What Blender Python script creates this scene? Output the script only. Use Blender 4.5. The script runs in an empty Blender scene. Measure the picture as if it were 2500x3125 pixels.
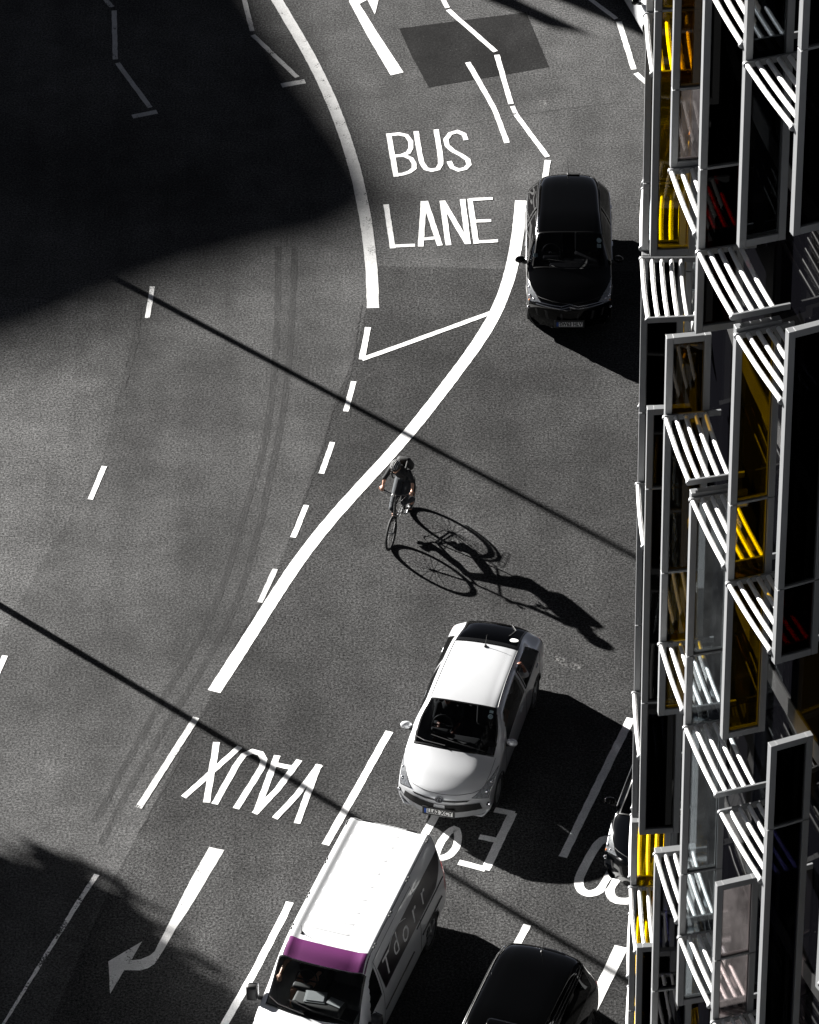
import bpy, bmesh, math, random
from mathutils import Vector, Matrix, noise
from mathutils.geometry import tessellate_polygon
random.seed(7)
SC = bpy.context.scene
COL = SC.collection
rad = math.radians

# ------------------------------------------------------------------ camera, sky, sun, exposure
PITCH, ROLL, FPX, CAMH = rad(39.109), rad(-1.2712), 14088.6, 55.544
_F = Vector((0, math.cos(PITCH), -math.sin(PITCH)))
_R0 = Vector((1, 0, 0)); _U0 = _R0.cross(_F)
_R = math.cos(ROLL) * _R0 + math.sin(ROLL) * _U0
_U = -math.sin(ROLL) * _R0 + math.cos(ROLL) * _U0
cd = bpy.data.cameras.new('camera'); cam = bpy.data.objects.new('camera', cd); COL.objects.link(cam)
cd.sensor_fit = 'VERTICAL'; cd.sensor_height = 36.0; cd.lens = 36.0 * FPX / 3125.0
cd.clip_start = 1.0; cd.clip_end = 3000
m = Matrix((( _R.x, _U.x, -_F.x, 0), (_R.y, _U.y, -_F.y, 0), (_R.z, _U.z, -_F.z, CAMH), (0, 0, 0, 1)))
cam.matrix_world = m
SC.camera = cam

SUN_EL, SUN_AZ = rad(17.8), rad(137.6)          # azimuth counter-clockwise from +X
SUNV = Vector((math.cos(SUN_AZ) * math.cos(SUN_EL), math.sin(SUN_AZ) * math.cos(SUN_EL), math.sin(SUN_EL)))
w = bpy.data.worlds.new('World'); SC.world = w; w.use_nodes = True
nt = w.node_tree
for n in list(nt.nodes): nt.nodes.remove(n)
sky = nt.nodes.new('ShaderNodeTexSky'); sky.sky_type = 'NISHITA'; sky.sun_disc = False
sky.sun_elevation = SUN_EL; sky.sun_rotation = math.atan2(SUNV.x, SUNV.y)
sky.altitude = 14500; sky.air_density = 0.3; sky.dust_density = 0.0; sky.ozone_density = 1.0
bg = nt.nodes.new('ShaderNodeBackground'); bg.inputs['Strength'].default_value = 0.05
wo = nt.nodes.new('ShaderNodeOutputWorld')
hs_ = nt.nodes.new('ShaderNodeHueSaturation'); hs_.inputs['Saturation'].default_value = .35
nt.links.new(sky.outputs[0], hs_.inputs['Color']); nt.links.new(hs_.outputs[0], bg.inputs[0]); nt.links.new(bg.outputs[0], wo.inputs[0])
sd = bpy.data.lights.new('sun', 'SUN'); sd.energy = 5.0; sd.angle = rad(0.53); sd.color = (1.0, 0.975, 0.94)
sun = bpy.data.objects.new('sun', sd); COL.objects.link(sun)
sun.rotation_euler = SUNV.to_track_quat('Z', 'Y').to_euler(); sun.location = SUNV * 150
SC.view_settings.view_transform = 'Standard'; SC.view_settings.look = 'None'
SC.view_settings.exposure = 2.3; SC.view_settings.gamma = 1.0; SC.view_settings.use_curve_mapping = False
SC.cycles.max_bounces = 8; SC.cycles.transparent_max_bounces = 24; SC.cycles.caustics_reflective = False

K = 2500.0 / 1725.0
def G(x, y, z=0.0):
    """photo pixel (2500 wide) to the point it shows at height z: used to survey the street markings"""
    d = _F + _R * ((x - 1250) / FPX) - _U * ((y - 1562.5) / FPX)
    t = (z - CAMH) / d.z
    return Vector((d.x * t, d.y * t, z))
def ZM(x0, y0, k):
    return lambda pts: [G(x0 + x * k, y0 + y * k) for x, y in pts]
Z1 = ZM(0, 0, 1250 / 1725); Z2 = ZM(1000, 0, 1000 / 1725); Z0 = ZM(0, 0, K); Z8 = ZM(0, 900, 1250 / 1725)
Z6 = ZM(0, 2000, 1000 / 1725); ZV = ZM(650, 2450, 750 / 1725); ZB = ZM(1250, 2350, 700 / 1725); Z5 = ZM(1150, 1850, 800 / 1725)

# ------------------------------------------------------------------ helpers
def tag(o, label=None, cat=None, group=None, kind=None):
    if label: o['label'] = label
    if cat: o['category'] = cat
    if group: o['group'] = group
    if kind: o['kind'] = kind
    return o
def thing(name, label, cat, loc=(0, 0, 0), rotz=0.0, group=None):
    o = bpy.data.objects.new(name, None); COL.objects.link(o)
    o.location = loc; o.rotation_euler = (0, 0, rotz); o.empty_display_size = .2
    return tag(o, label, cat, group)
def copy_tree(o, parent=None):
    c = o.copy(); COL.objects.link(c); c.parent = parent
    for ch in list(o.children): copy_tree(ch, c)
    return c
class MB:
    def __init__(s): s.v = []; s.f = []; s.mi = []
    def add(s, vs, fs, mi=0):
        b = len(s.v); s.v += [tuple(q) for q in vs]
        for f in fs: s.f.append(tuple(i + b for i in f)); s.mi.append(mi)
        return s
    def box(s, c, d, M=None, mi=0):
        x, y, z = d[0] / 2, d[1] / 2, d[2] / 2
        vs = [Vector((sx * x, sy * y, sz * z)) for sx in (-1, 1) for sy in (-1, 1) for sz in (-1, 1)]
        c = Vector(c)
        vs = [(M @ q if M else q) + c for q in vs]
        return s.add(vs, [(0, 1, 3, 2), (4, 6, 7, 5), (0, 4, 5, 1), (2, 3, 7, 6), (0, 2, 6, 4), (1, 5, 7, 3)], mi)
    def rbox(s, c, d, r=.02, M=None, mi=0):
        """box with bevelled vertical and horizontal edges"""
        bm = bmesh.new(); bmesh.ops.create_cube(bm, size=1)
        for q in bm.verts: q.co = Vector((q.co.x * d[0], q.co.y * d[1], q.co.z * d[2]))
        bmesh.ops.bevel(bm, geom=list(bm.edges), offset=min(r, min(d) * .45), segments=3, affect='EDGES', profile=.5)
        c = Vector(c); bm.verts.index_update()
        vs = [(M @ q.co if M else q.co) + c for q in bm.verts]
        fs = [tuple(q.index for q in f.verts) for f in bm.faces]; bm.free()
        return s.add(vs, fs, mi)
    def tube(s, pts, r, n=8, mi=0, caps=True, closed=False, flat=1.0):
        pts = [Vector(q) for q in pts]
        if not isinstance(r, (list, tuple)): r = [r] * len(pts)
        N = len(pts); vs = []; up = None
        for i in range(N):
            a = pts[(i - 1) % N] if (closed or i > 0) else pts[i]; b = pts[(i + 1) % N] if (closed or i < N - 1) else pts[i]
            t = (b - a).normalized()
            if up is None:
                up = Vector((0, 0, 1)) if abs(t.z) < .9 else Vector((1, 0, 0))
            u = (up - t * up.dot(t)).normalized(); up = u; q = t.cross(u)
            for j in range(n):
                an = 2 * math.pi * j / n
                vs.append(pts[i] + (u * math.cos(an) * flat + q * math.sin(an)) * r[i])
        fs = []
        for i in range(N if closed else N - 1):
            for j in range(n):
                a = i * n + j; b = i * n + (j + 1) % n; c = ((i + 1) % N) * n + (j + 1) % n; d = ((i + 1) % N) * n + j
                fs.append((a, b, c, d))
        if caps and not closed:
            fs.append(tuple(reversed(range(n)))); fs.append(tuple(range((N - 1) * n, N * n)))
        return s.add(vs, fs, mi)
    def ball(s, c, r, seg=12, rings=8, M=None, mi=0, top=1.0):
        c = Vector(c); r = Vector(r) if isinstance(r, (tuple, list, Vector)) else Vector((r, r, r))
        vs = []; fs = []
        for i in range(rings + 1):
            ph = math.pi * top * i / rings
            for j in range(seg):
                th = 2 * math.pi * j / seg
                q = Vector((math.sin(ph) * math.cos(th) * r.x, math.sin(ph) * math.sin(th) * r.y, math.cos(ph) * r.z))
                vs.append((M @ q if M else q) + c)
        for i in range(rings):
            for j in range(seg):
                fs.append((i * seg + j, (i + 1) * seg + j, (i + 1) * seg + (j + 1) % seg, i * seg + (j + 1) % seg))
        return s.add(vs, fs, mi)
    def prism(s, poly, z0, z1, mi=0):
        """extrude a 2-D polygon (list of (x, y)) from z0 to z1"""
        n = len(poly)
        tri = tessellate_polygon([[Vector((q[0], q[1], 0)) for q in poly]])
        vs = [(q[0], q[1], z0) for q in poly] + [(q[0], q[1], z1) for q in poly]
        fs = [tuple(t) for t in tri] + [tuple(i + n for i in t) for t in tri]
        fs += [(i, (i + 1) % n, (i + 1) % n + n, i + n) for i in range(n)]
        return s.add(vs, fs, mi)
    def grid(s, rows, mi=0, closed=False):
        n = len(rows[0]); b = len(s.v)
        vs = [q for r in rows for q in r]; fs = []
        for i in range(len(rows) - 1):
            for j in range(n if closed else n - 1):
                fs.append((i * n + j, i * n + (j + 1) % n, (i + 1) * n + (j + 1) % n, (i + 1) * n + j))
        return s.add(vs, fs, mi)
    def build(s, name, mats, parent=None, smooth=False, fixn=True, weld=0.0, angle=40):
        me = bpy.data.meshes.new(name)
        me.from_pydata([tuple(q) for q in s.v], [], s.f)
        if not isinstance(mats, (list, tuple)): mats = [mats]
        for q in mats: me.materials.append(q)
        me.polygons.foreach_set('material_index', s.mi)
        if fixn or weld:
            bm = bmesh.new(); bm.from_mesh(me)
            if weld: bmesh.ops.remove_doubles(bm, verts=bm.verts, dist=weld)
            if fixn: bmesh.ops.recalc_face_normals(bm, faces=bm.faces)
            bm.to_mesh(me); bm.free()
        if smooth:
            me.polygons.foreach_set('use_smooth', [True] * len(me.polygons))
            if angle < 180: me.set_sharp_from_angle(angle=rad(angle))
        me.update()
        o = bpy.data.objects.new(name, me); COL.objects.link(o); o.parent = parent
        return o

# ------------------------------------------------------------------ materials
def new_mat(name):
    m = bpy.data.materials.new(name); m.use_nodes = True
    nt = m.node_tree
    b = nt.nodes.get('Principled BSDF'); return m, nt, b
def coords(nt, scale=1.0):
    tc = nt.nodes.new('ShaderNodeNewGeometry'); mp = nt.nodes.new('ShaderNodeMapping')
    mp.inputs['Scale'].default_value = (scale,) * 3 if not isinstance(scale, tuple) else scale
    nt.links.new(tc.outputs['Position'], mp.inputs['Vector']); return mp.outputs[0]
def ocoords(nt, scale=1.0):
    tc = nt.nodes.new('ShaderNodeTexCoord'); mp = nt.nodes.new('ShaderNodeMapping')
    mp.inputs['Scale'].default_value = (scale,) * 3 if not isinstance(scale, tuple) else scale
    nt.links.new(tc.outputs['Object'], mp.inputs['Vector']); return mp.outputs[0]
def noise_n(nt, vec, scale, detail=3, rough=.6):
    n = nt.nodes.new('ShaderNodeTexNoise'); n.inputs['Scale'].default_value = scale
    n.inputs['Detail'].default_value = detail; n.inputs['Roughness'].default_value = rough
    nt.links.new(vec, n.inputs['Vector']); return n.outputs['Fac']
def ramp(nt, fac, stops):
    r = nt.nodes.new('ShaderNodeValToRGB'); e = r.color_ramp.elements
    while len(e) < len(stops): e.new(.5)
    for q, (p, c) in zip(e, stops):
        q.position = p; q.color = (c, c, c, 1) if not isinstance(c, tuple) else (*c, 1)
    nt.links.new(fac, r.inputs[0]); return r.outputs[0]
def mathn(nt, op, a, b=None, clamp=False):
    n = nt.nodes.new('ShaderNodeMath'); n.operation = op; n.use_clamp = clamp
    for i, q in enumerate((a, b)):
        if q is None: continue
        if isinstance(q, (int, float)): n.inputs[i].default_value = q
        else: nt.links.new(q, n.inputs[i])
    return n.outputs[0]
def mixc(nt, fac, a, b, mode='MIX'):
    n = nt.nodes.new('ShaderNodeMix'); n.data_type = 'RGBA'; n.blend_type = mode
    for i, q in ((0, fac), (6, a), (7, b)):
        if isinstance(q, (int, float)): n.inputs[i].default_value = q if i == 0 else (q, q, q, 1)
        elif isinstance(q, tuple): n.inputs[i].default_value = (*q, 1)
        else: nt.links.new(q, n.inputs[i])
    return n.outputs[2]
def plain(name, col, rough=.6, metal=0.0, coat=0.0, var=.06, vscale=3.0, spec=.5, bump=0.0):
    m, nt, b = new_mat(name)
    if not isinstance(col, tuple): col = (col,) * 3
    n = noise_n(nt, ocoords(nt), vscale, 4)
    k = ramp(nt, n, [(.25, 1 - var), (.75, 1 + var)])
    c = mixc(nt, 1.0, col, k, 'MULTIPLY'); nt.links.new(c, b.inputs['Base Color'])
    b.inputs['Roughness'].default_value = rough; b.inputs['Metallic'].default_value = metal
    b.inputs['Coat Weight'].default_value = coat; b.inputs['Coat Roughness'].default_value = .04
    b.inputs['Specular IOR Level'].default_value = spec
    if bump:
        bn = nt.nodes.new('ShaderNodeBump'); bn.inputs['Strength'].default_value = bump; bn.inputs['Distance'].default_value = .01
        nt.links.new(noise_n(nt, ocoords(nt), vscale * 12, 3), bn.inputs['Height']); nt.links.new(bn.outputs[0], b.inputs['Normal'])
    return m
def tinted(name, col, gloss=.06, haze=0.0, rough=.02):
    """a coloured pane: mostly tinted see-through, a little mirror, optional dusty haze"""
    m, nt, b = new_mat(name); nt.nodes.remove(b)
    out = [q for q in nt.nodes if q.type == 'OUTPUT_MATERIAL'][0]
    t = nt.nodes.new('ShaderNodeBsdfTransparent'); t.inputs[0].default_value = (*col, 1)
    g = nt.nodes.new('ShaderNodeBsdfGlossy'); g.inputs['Roughness'].default_value = rough
    fr = nt.nodes.new('ShaderNodeFresnel'); fr.inputs['IOR'].default_value = 1.45
    f = mathn(nt, 'MULTIPLY', fr.outputs[0], gloss / .05 * .45, True)
    mx = nt.nodes.new('ShaderNodeMixShader'); nt.links.new(f, mx.inputs[0]); nt.links.new(t.outputs[0], mx.inputs[1]); nt.links.new(g.outputs[0], mx.inputs[2])
    last = mx.outputs[0]
    if haze:
        d = nt.nodes.new('ShaderNodeBsdfDiffuse'); d.inputs[0].default_value = (.55, .56, .57, 1)
        tl = nt.nodes.new('ShaderNodeBsdfTranslucent'); tl.inputs[0].default_value = (.6, .6, .6, 1)
        ad = nt.nodes.new('ShaderNodeMixShader'); ad.inputs[0].default_value = .5
        nt.links.new(d.outputs[0], ad.inputs[1]); nt.links.new(tl.outputs[0], ad.inputs[2])
        m2 = nt.nodes.new('ShaderNodeMixShader')
        hz = ramp(nt, noise_n(nt, coords(nt, (1, 1, .5)), 2.2, 5, .7), [(.35, haze * .4), (.7, haze * 1.6)])
        nt.links.new(hz, m2.inputs[0]); nt.links.new(last, m2.inputs[1]); nt.links.new(ad.outputs[0], m2.inputs[2]); last = m2.outputs[0]
    nt.links.new(last, out.inputs[0]); return m

def asphalt(name, base, grain=.5, streak=.14, tint=(1, 1, 1)):
    m, nt, b = new_mat(name)
    g = coords(nt)
    big = ramp(nt, noise_n(nt, g, .16, 4, .55), [(.36, .70), (.64, 1.34)])
    mid = ramp(nt, noise_n(nt, g, 1.1, 6, .72), [(.36, 1 - streak * 1.25), (.64, 1 + streak * 1.25)])
    mp = nt.nodes.new('ShaderNodeMapping'); mp.inputs['Rotation'].default_value = (0, 0, rad(19)); mp.inputs['Scale'].default_value = (1.3, .12, 1)
    nt.links.new(g, mp.inputs[0])
    st = ramp(nt, noise_n(nt, mp.outputs[0], 1.0, 3, .5), [(.3, 1 - streak), (.7, 1 + streak)])
    fine = ramp(nt, noise_n(nt, g, 24, 4, .8), [(.36, max(.02, 1 - grain * 1.5)), (.5, .97), (.64, 1 + grain * 2.0)])
    fine2 = ramp(nt, noise_n(nt, g, 95, 2, .8), [(.36, 1 - grain), (.66, 1 + grain)])
    spk = ramp(nt, noise_n(nt, g, 23, 1, .5), [(.74, 0.0), (.80, .5)])
    c = mixc(nt, 1.0, (base * tint[0], base * tint[1], base * tint[2]), big, 'MULTIPLY')
    for q in (mid, st, fine, fine2): c = mixc(nt, 1.0, c, q, 'MULTIPLY')
    c = mixc(nt, spk, c, (.16, .16, .155))
    nt.links.new(c, b.inputs['Base Color']); b.inputs['Roughness'].default_value = .9; b.inputs['Specular IOR Level'].default_value = .06
    bn = nt.nodes.new('ShaderNodeBump'); bn.inputs['Strength'].default_value = .5; bn.inputs['Distance'].default_value = .006
    nt.links.new(noise_n(nt, g, 60, 3, .7), bn.inputs['Height']); nt.links.new(bn.outputs[0], b.inputs['Normal'])
    return m
def stain(name, col, lo, hi, scale=6, amax=.6, stretch=(1, 1, 1), rot=0):
    """a thin mark on the asphalt that covers it only in patches"""
    m, nt, b = new_mat(name); out = [q for q in nt.nodes if q.type == 'OUTPUT_MATERIAL'][0]
    g = coords(nt); mp = nt.nodes.new('ShaderNodeMapping'); mp.inputs['Rotation'].default_value = (0, 0, rot); mp.inputs['Scale'].default_value = stretch
    nt.links.new(g, mp.inputs[0])
    a = ramp(nt, noise_n(nt, mp.outputs[0], scale, 5, .75), [(lo, 0.0), (hi, amax)])
    t = nt.nodes.new('ShaderNodeBsdfTransparent'); mx = nt.nodes.new('ShaderNodeMixShader')
    b.inputs['Base Color'].default_value = (*col, 1); b.inputs['Roughness'].default_value = .85
    nt.links.new(a, mx.inputs[0]); nt.links.new(t.outputs[0], mx.inputs[1]); nt.links.new(b.outputs[0], mx.inputs[2]); nt.links.new(mx.outputs[0], out.inputs[0])
    return m
def road_paint(name, wear, col=.92):
    m, nt, b = new_mat(name); out = [q for q in nt.nodes if q.type == 'OUTPUT_MATERIAL'][0]
    g = coords(nt)
    c = mixc(nt, 1.0, (col, col, col * .99), ramp(nt, noise_n(nt, g, 3.0, 5, .7), [(.3, .8), (.7, 1.08)]), 'MULTIPLY')
    c = mixc(nt, 1.0, c, ramp(nt, noise_n(nt, g, 45, 3, .7), [(.3, .72), (.6, 1.05)]), 'MULTIPLY')
    nt.links.new(c, b.inputs['Base Color']); b.inputs['Roughness'].default_value = .6
    # worn through where two noises both run low
    n1 = noise_n(nt, g, 2.3, 3, .6); n2 = noise_n(nt, g, 26, 5, .8)
    s = mathn(nt, 'ADD', mathn(nt, 'MULTIPLY', n1, .5), mathn(nt, 'MULTIPLY', n2, .6))
    a = ramp(nt, s, [(wear - .02, 0.0), (wear + .03, 1.0)])
    t = nt.nodes.new('ShaderNodeBsdfTransparent'); mx = nt.nodes.new('ShaderNodeMixShader')
    nt.links.new(a, mx.inputs[0]); nt.links.new(t.outputs[0], mx.inputs[1]); nt.links.new(b.outputs[0], mx.inputs[2]); nt.links.new(mx.outputs[0], out.inputs[0])
    return m

M_ASPH = asphalt('asphalt', .060)
M_ASPH_L = asphalt('asphalt_pale', .074, .55)
M_ASPH_D = asphalt('asphalt_dark', .038, .6)
M_ASPH_P = asphalt('asphalt_patch', .013, .4, .2)
M_TYRE_MK = stain('tyre_mark_rubber', (.012, .012, .012), .34, .66, 5, .72, (2.2, .35, 1), rad(19))
M_CRACK = stain('crack_dark', (.006, .006, .006), .40, .52, 14, .95)
M_SCUFF = stain('scuff_pale', (.30, .30, .29), .50, .66, 16, .6)
M_PAINT = road_paint('road_paint', .385)
M_PAINT_W = road_paint('road_paint_worn', .485)
M_PAINT_G = road_paint('road_paint_grubby', .45, .62)
M_ALU = plain('grey_aluminium', (.185, .19, .195), .45, .1, var=.05, vscale=1.5)
M_TUBE = plain('white_tube', (.80, .80, .79), .35, var=.03)
M_BLACKM = plain('black_gasket', .012, .5)
def dim_mirror(name, k):
    m, nt, b = new_mat(name); out = [q for q in nt.nodes if q.type == 'OUTPUT_MATERIAL'][0]
    b.inputs['Base Color'].default_value = (.0015, .0015, .002, 1); b.inputs['Roughness'].default_value = .6; b.inputs['Specular IOR Level'].default_value = 0
    g = nt.nodes.new('ShaderNodeBsdfGlossy'); g.inputs['Roughness'].default_value = .03; mx = nt.nodes.new('ShaderNodeMixShader'); mx.inputs[0].default_value = k
    nt.links.new(b.outputs[0], mx.inputs[1]); nt.links.new(g.outputs[0], mx.inputs[2]); nt.links.new(mx.outputs[0], out.inputs[0]); return m
M_CORE = dim_mirror('dark_curtain_glass', .035)
M_SLAB = plain('dark_spandrel', .012, .5)
GL = {'smoke': tinted('smoke_glass', (.16, .17, .18), .05), 'yellow': tinted('yellow_glass', (.86, .66, .02), .05), 'myellow': tinted('amber_yellow_glass', (.58, .44, .01), .04), 'clear': tinted('clear_glass', (.66, .70, .72), .06, .012),
      'pink': tinted('pink_tinted_glass', (.66, .60, .60), .07, .04), 'black': tinted('smoked_glass', (.012, .012, .016), .02),
      'red': tinted('red_glass', (.07, .0005, .0015), .012), 'blue': tinted('dark_blue_glass', (.045, .045, .085), .05),
      'dyellow': tinted('dark_yellow_glass', (.26, .19, .003), .03), 'brown': tinted('bronze_glass', (.42, .33, .20), .04)}
M_CARW = plain('white_car_paint', (.60, .61, .625), .3, metal=.25, coat=1.0, var=.02)
M_VANW = plain('white_van_paint', (.74, .75, .76), .35, coat=.8, var=.02)
M_CARB = plain('black_car_paint', .0006, .05, coat=.45, var=.1, spec=.12)
M_CARN = plain('dark_blue_black_paint', (.001, .0012, .0016), .07, coat=.1, var=.1)
M_AUTO = tinted('car_glass', (.70, .72, .72), .05)
M_AUTOW = tinted('dim_car_glass', (.34, .35, .36), .05)
M_AUTOD = tinted('privacy_glass', (.03, .03, .034), .06)
M_FRIT = plain('black_frit', .004, .25)
M_TRIM = plain('black_plastic', .012, .55)
M_TYRE = plain('tyre_rubber', .012, .8)
M_SPOKE = plain('dark_spoke', .03, .4, .5)
M_RIM = plain('alloy', (.40, .41, .42), .3, .7)
M_CHROME = plain('chrome', (.85, .86, .88), .12, 1.0, var=.01)
M_LAMP = tinted('lamp_lens', (.95, .96, .97), .10)
M_BOWL = plain('lamp_bowl', (.9, .91, .93), .35, .0, var=.5, vscale=25)
M_RED = plain('red_lens', (.35, .006, .008), .2, coat=.8)
M_AMBER = plain('amber_lens', (.6, .2, .05), .2, coat=.6)
M_PLATEW = plain('plate_white', (.80, .80, .78), .4)
M_BLACKT = plain('black_lettering', .006, .4)
M_BLUE = plain('plate_blue', (.01, .06, .30), .4)
M_INT = plain('cabin_plastic', .022, .7)
M_SEAT = plain('seat_cloth', .05, .9)
M_PURPLE = plain('purple_wrap', (.115, .014, .10), .38, var=.05)
M_VINYL = plain('dark_vinyl', (.010, .006, .010), .3)
M_LETTER = plain('pale_lettering', (.92, .92, .90), .5)
M_PAPER = plain('paper', (.26, .27, .28), .6)
M_STICK = plain('sticker', (.30, .40, .42), .6)
M_SKIN = plain('skin', (.52, .30, .21), .5, var=.08, vscale=20)
M_SKIND = plain('skin_brown', (.22, .09, .055), .5)
M_TOP = plain('charcoal_top', (.010, .011, .012), .9, bump=.3)
M_JEAN = plain('blue_grey_jeans', (.022, .026, .031), .85, bump=.3)
M_SHOE = plain('dark_shoe', .02, .7)
M_HAIR = plain('fair_brown_hair', (.26, .15, .07), .5, var=.4, vscale=40)
M_HAIRD = plain('dark_hair', .015, .6)
M_HELM = plain('black_helmet', .008, .25, coat=.6)
M_HELMV = plain('pale_helmet_rib', (.65, .65, .65), .4)
M_BAG = plain('black_backpack', .010, .75, bump=.3)
M_BIKE = plain('black_bike_paint', .010, .3, coat=.5)
M_SHIRT = plain('white_cuff', (.80, .80, .80), .8)
M_STONE = plain('pale_stone', (.30, .27, .22), .85, var=.15)
M_BRICKW = plain('weathered_brick', (.20, .13, .09), .9, var=.25)
M_WIN = plain('window_dark', .01, .1, spec=.7)
M_ROOF = plain('roof_felt', .05, .9)
M_BARK = plain('bark', (.08, .06, .045), .9, var=.3, bump=.5)
M_LEAF = plain('leaf', (.05, .09, .03), .7, var=.4, vscale=2)
M_GALV = plain('galvanised_steel', (.30, .31, .32), .5, .4)
# ------------------------------------------------------------------ ground and road
gb = MB(); n = 24
xs = [-400 + 800 * i / n for i in range(n + 1)]
gb.grid([[(x, y + 60, 0.0) for x in xs] for y in xs])
ground = gb.build('road', M_ASPH); tag(ground, kind='structure'); ground['label'] = 'grey asphalt road surface seen from above with white lane markings'
def catmull(pts, step=.12):
    pts = [Vector(q) for q in pts]; out = []
    P = [pts[0] * 2 - pts[1]] + pts + [pts[-1] * 2 - pts[-2]]
    for i in range(1, len(P) - 2):
        a, b, c, d = P[i - 1], P[i], P[i + 1], P[i + 2]
        k = max(2, int((c - b).length / step))
        for j in range(k):
            t = j / k
            out.append(.5 * ((2 * b) + (c - a) * t + (2 * a - 5 * b + 4 * c - d) * t * t + (3 * b - a - 3 * c + d) * t ** 3))
    out.append(pts[-1]); return out
def resample(pts, step):
    out = [pts[0]]
    for a, b in zip(pts, pts[1:]):
        k = max(1, int((b - a).length / step))
        out += [a + (b - a) * (j / k) for j in range(1, k + 1)]
    return out
def stroke(mb, pts, w, z, smooth=False, jit=.005, step=.10):
    """a painted band of width w (a number or one per point) along a line on the road"""
    ws = w if isinstance(w, (list, tuple)) else None
    src = [Vector(q) for q in pts]
    cum = [0]
    for a, b in zip(src, src[1:]): cum.append(cum[-1] + (b - a).length)
    p = catmull(src) if smooth else resample(src, step)
    if smooth:
        for _ in range(120): p = [p[0]] + [(p[i - 1] + p[i] * 2 + p[i + 1]) / 4 for i in range(1, len(p) - 1)] + [p[-1]]
    ct = [0]
    for a, b in zip(p, p[1:]): ct.append(ct[-1] + (b - a).length)
    rows = []
    for i, q in enumerate(p):
        a = p[max(0, i - 1)]; b = p[min(len(p) - 1, i + 1)]; t = (b - a); t.z = 0
        if t.length < 1e-9: continue
        t.normalize(); nn = Vector((-t.y, t.x, 0))
        if 0 < i < len(p) - 1:                      # mitre
            t0 = (q - a).normalized(); t1 = (b - q).normalized()
            k = max(.6, math.sqrt(max(.2, (1 + t0.dot(t1)) / 2)))
        else: k = 1
        if ws:
            u = ct[i] / ct[-1] * cum[-1]; j = 0
            while j < len(cum) - 2 and cum[j + 1] < u: j += 1
            f = (u - cum[j]) / max(1e-6, cum[j + 1] - cum[j]); ww = ws[j] * (1 - f) + ws[j + 1] * f
        else: ww = w
        rows.append([(q + nn * (ww / 2 / k + random.uniform(-jit, jit))).to_tuple()[:2] + (z,),
                     (q - nn * (ww / 2 / k + random.uniform(-jit, jit))).to_tuple()[:2] + (z,)])
    mb.grid(rows)
def poly(mb, pts, z, jit=.004):
    p = resample([Vector(q) for q in pts] + [Vector(pts[0])], .12)[:-1]
    p = [Vector((q.x + random.uniform(-jit, jit), q.y + random.uniform(-jit, jit), z)) for q in p]
    tri = tessellate_polygon([p]); mb.add(p, [tuple(t) for t in tri])
def mark(name, label, strokes, mat=None, z=.0062, smooth=False):
    mb = MB()
    for i, st in enumerate(strokes):
        if isinstance(st, tuple): stroke(mb, st[0], st[1], z + i * .0003, smooth)
        else: poly(mb, st, z + i * .0003)
    o = mb.build(name, mat or M_PAINT, ground, fixn=False)
    for pl in o.data.polygons:
        if pl.normal.z < 0: pl.flip()
    o['label'] = label; return o

# resurfaced bands of the road, thin sheets 4 mm apart
mark('pale_asphalt', 'paler older asphalt on the far left lane', [Z0([(-500, 600), (290, 640), (285, 690), (268, 760), (252, 830), (232, 900), (215, 975), (165, 1065), (108, 1150), (62, 1235), (-10, 1365), (-500, 1700)])], M_ASPH_L, .0012)
mark('dark_asphalt', 'darker asphalt lanes right of the jagged seam', [Z0([(790, 560), (772, 640), (755, 720), (738, 770), (700, 860), (678, 940), (640, 1045), (600, 1160), (560, 1250), (500, 1345), (440, 1475), (345, 1655), (240, 1850), (60, 2260), (2600, 2260), (2600, 600)])], M_ASPH_D, .0018)
mark('asphalt_patch', 'rectangular darker repair patch near the zigzag line', [Z0([(841, 60), (1108, 26), (1156, 141), (1065, 157), (903, 184), (868, 120)])], M_ASPH_P, .0030)
def tyre(ptsz, w, lab):
    mb = MB()
    for off in (-w, 0, w):
        P = catmull(Z0(ptsz), .3); q = []
        for i, a in enumerate(P):
            b = P[min(i + 1, len(P) - 1)] - P[max(i - 1, 0)]; b.normalize(); q.append(a + Vector((-b.y, b.x, 0)) * off)
        stroke(mb, q, .035 + .02 * (off == 0), .0042 + abs(off) * .002, step=.4, jit=.006)
    o = mb.build('tyre_mark', M_TYRE_MK, ground, fixn=False); o['label'] = lab
tyre([(621, 520), (616, 640), (605, 790), (590, 900), (560, 1040), (545, 1110), (500, 1260), (430, 1400), (330, 1560), (240, 1720), (212, 1780)], .05, 'right one of two curving black tyre marks')
tyre([(586, 520), (583, 680), (572, 830), (550, 960), (508, 1100), (470, 1230), (420, 1340), (350, 1460), (270, 1600), (200, 1730)], .05, 'left one of two curving black tyre marks')
def crack(pts, lab, w=.018, mat=None):
    P = resample(Z0(pts), .07); P = [q + Vector((random.gauss(0, .012), random.gauss(0, .012), 0)) for q in P]
    mb = MB(); stroke(mb, P, w, .0050, jit=.006, step=1); o = mb.build('crack' if not mat else 'scuff', mat or M_CRACK, ground, fixn=False); o['label'] = lab
crack([(762, 640), (752, 700), (745, 760), (722, 830), (700, 865), (680, 940), (650, 1030), (640, 1060)], 'dark jagged seam crack beside the dashed line', .03)
crack([(550, 1265), (520, 1320)], 'short dark crack left of the wide white line', .04)
crack([(440, 1480), (400, 1560), (352, 1650), (290, 1760)], 'dark seam crack beside the VAUX lettering', .03)
crack([(1330, 213), (1200, 228), (1080, 245), (980, 262), (850, 275)], 'thin crack running across above the BUS lettering', .012)
crack([(298, 640), (290, 720), (262, 820)], 'thin dark seam on the left lane', .014)
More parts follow.
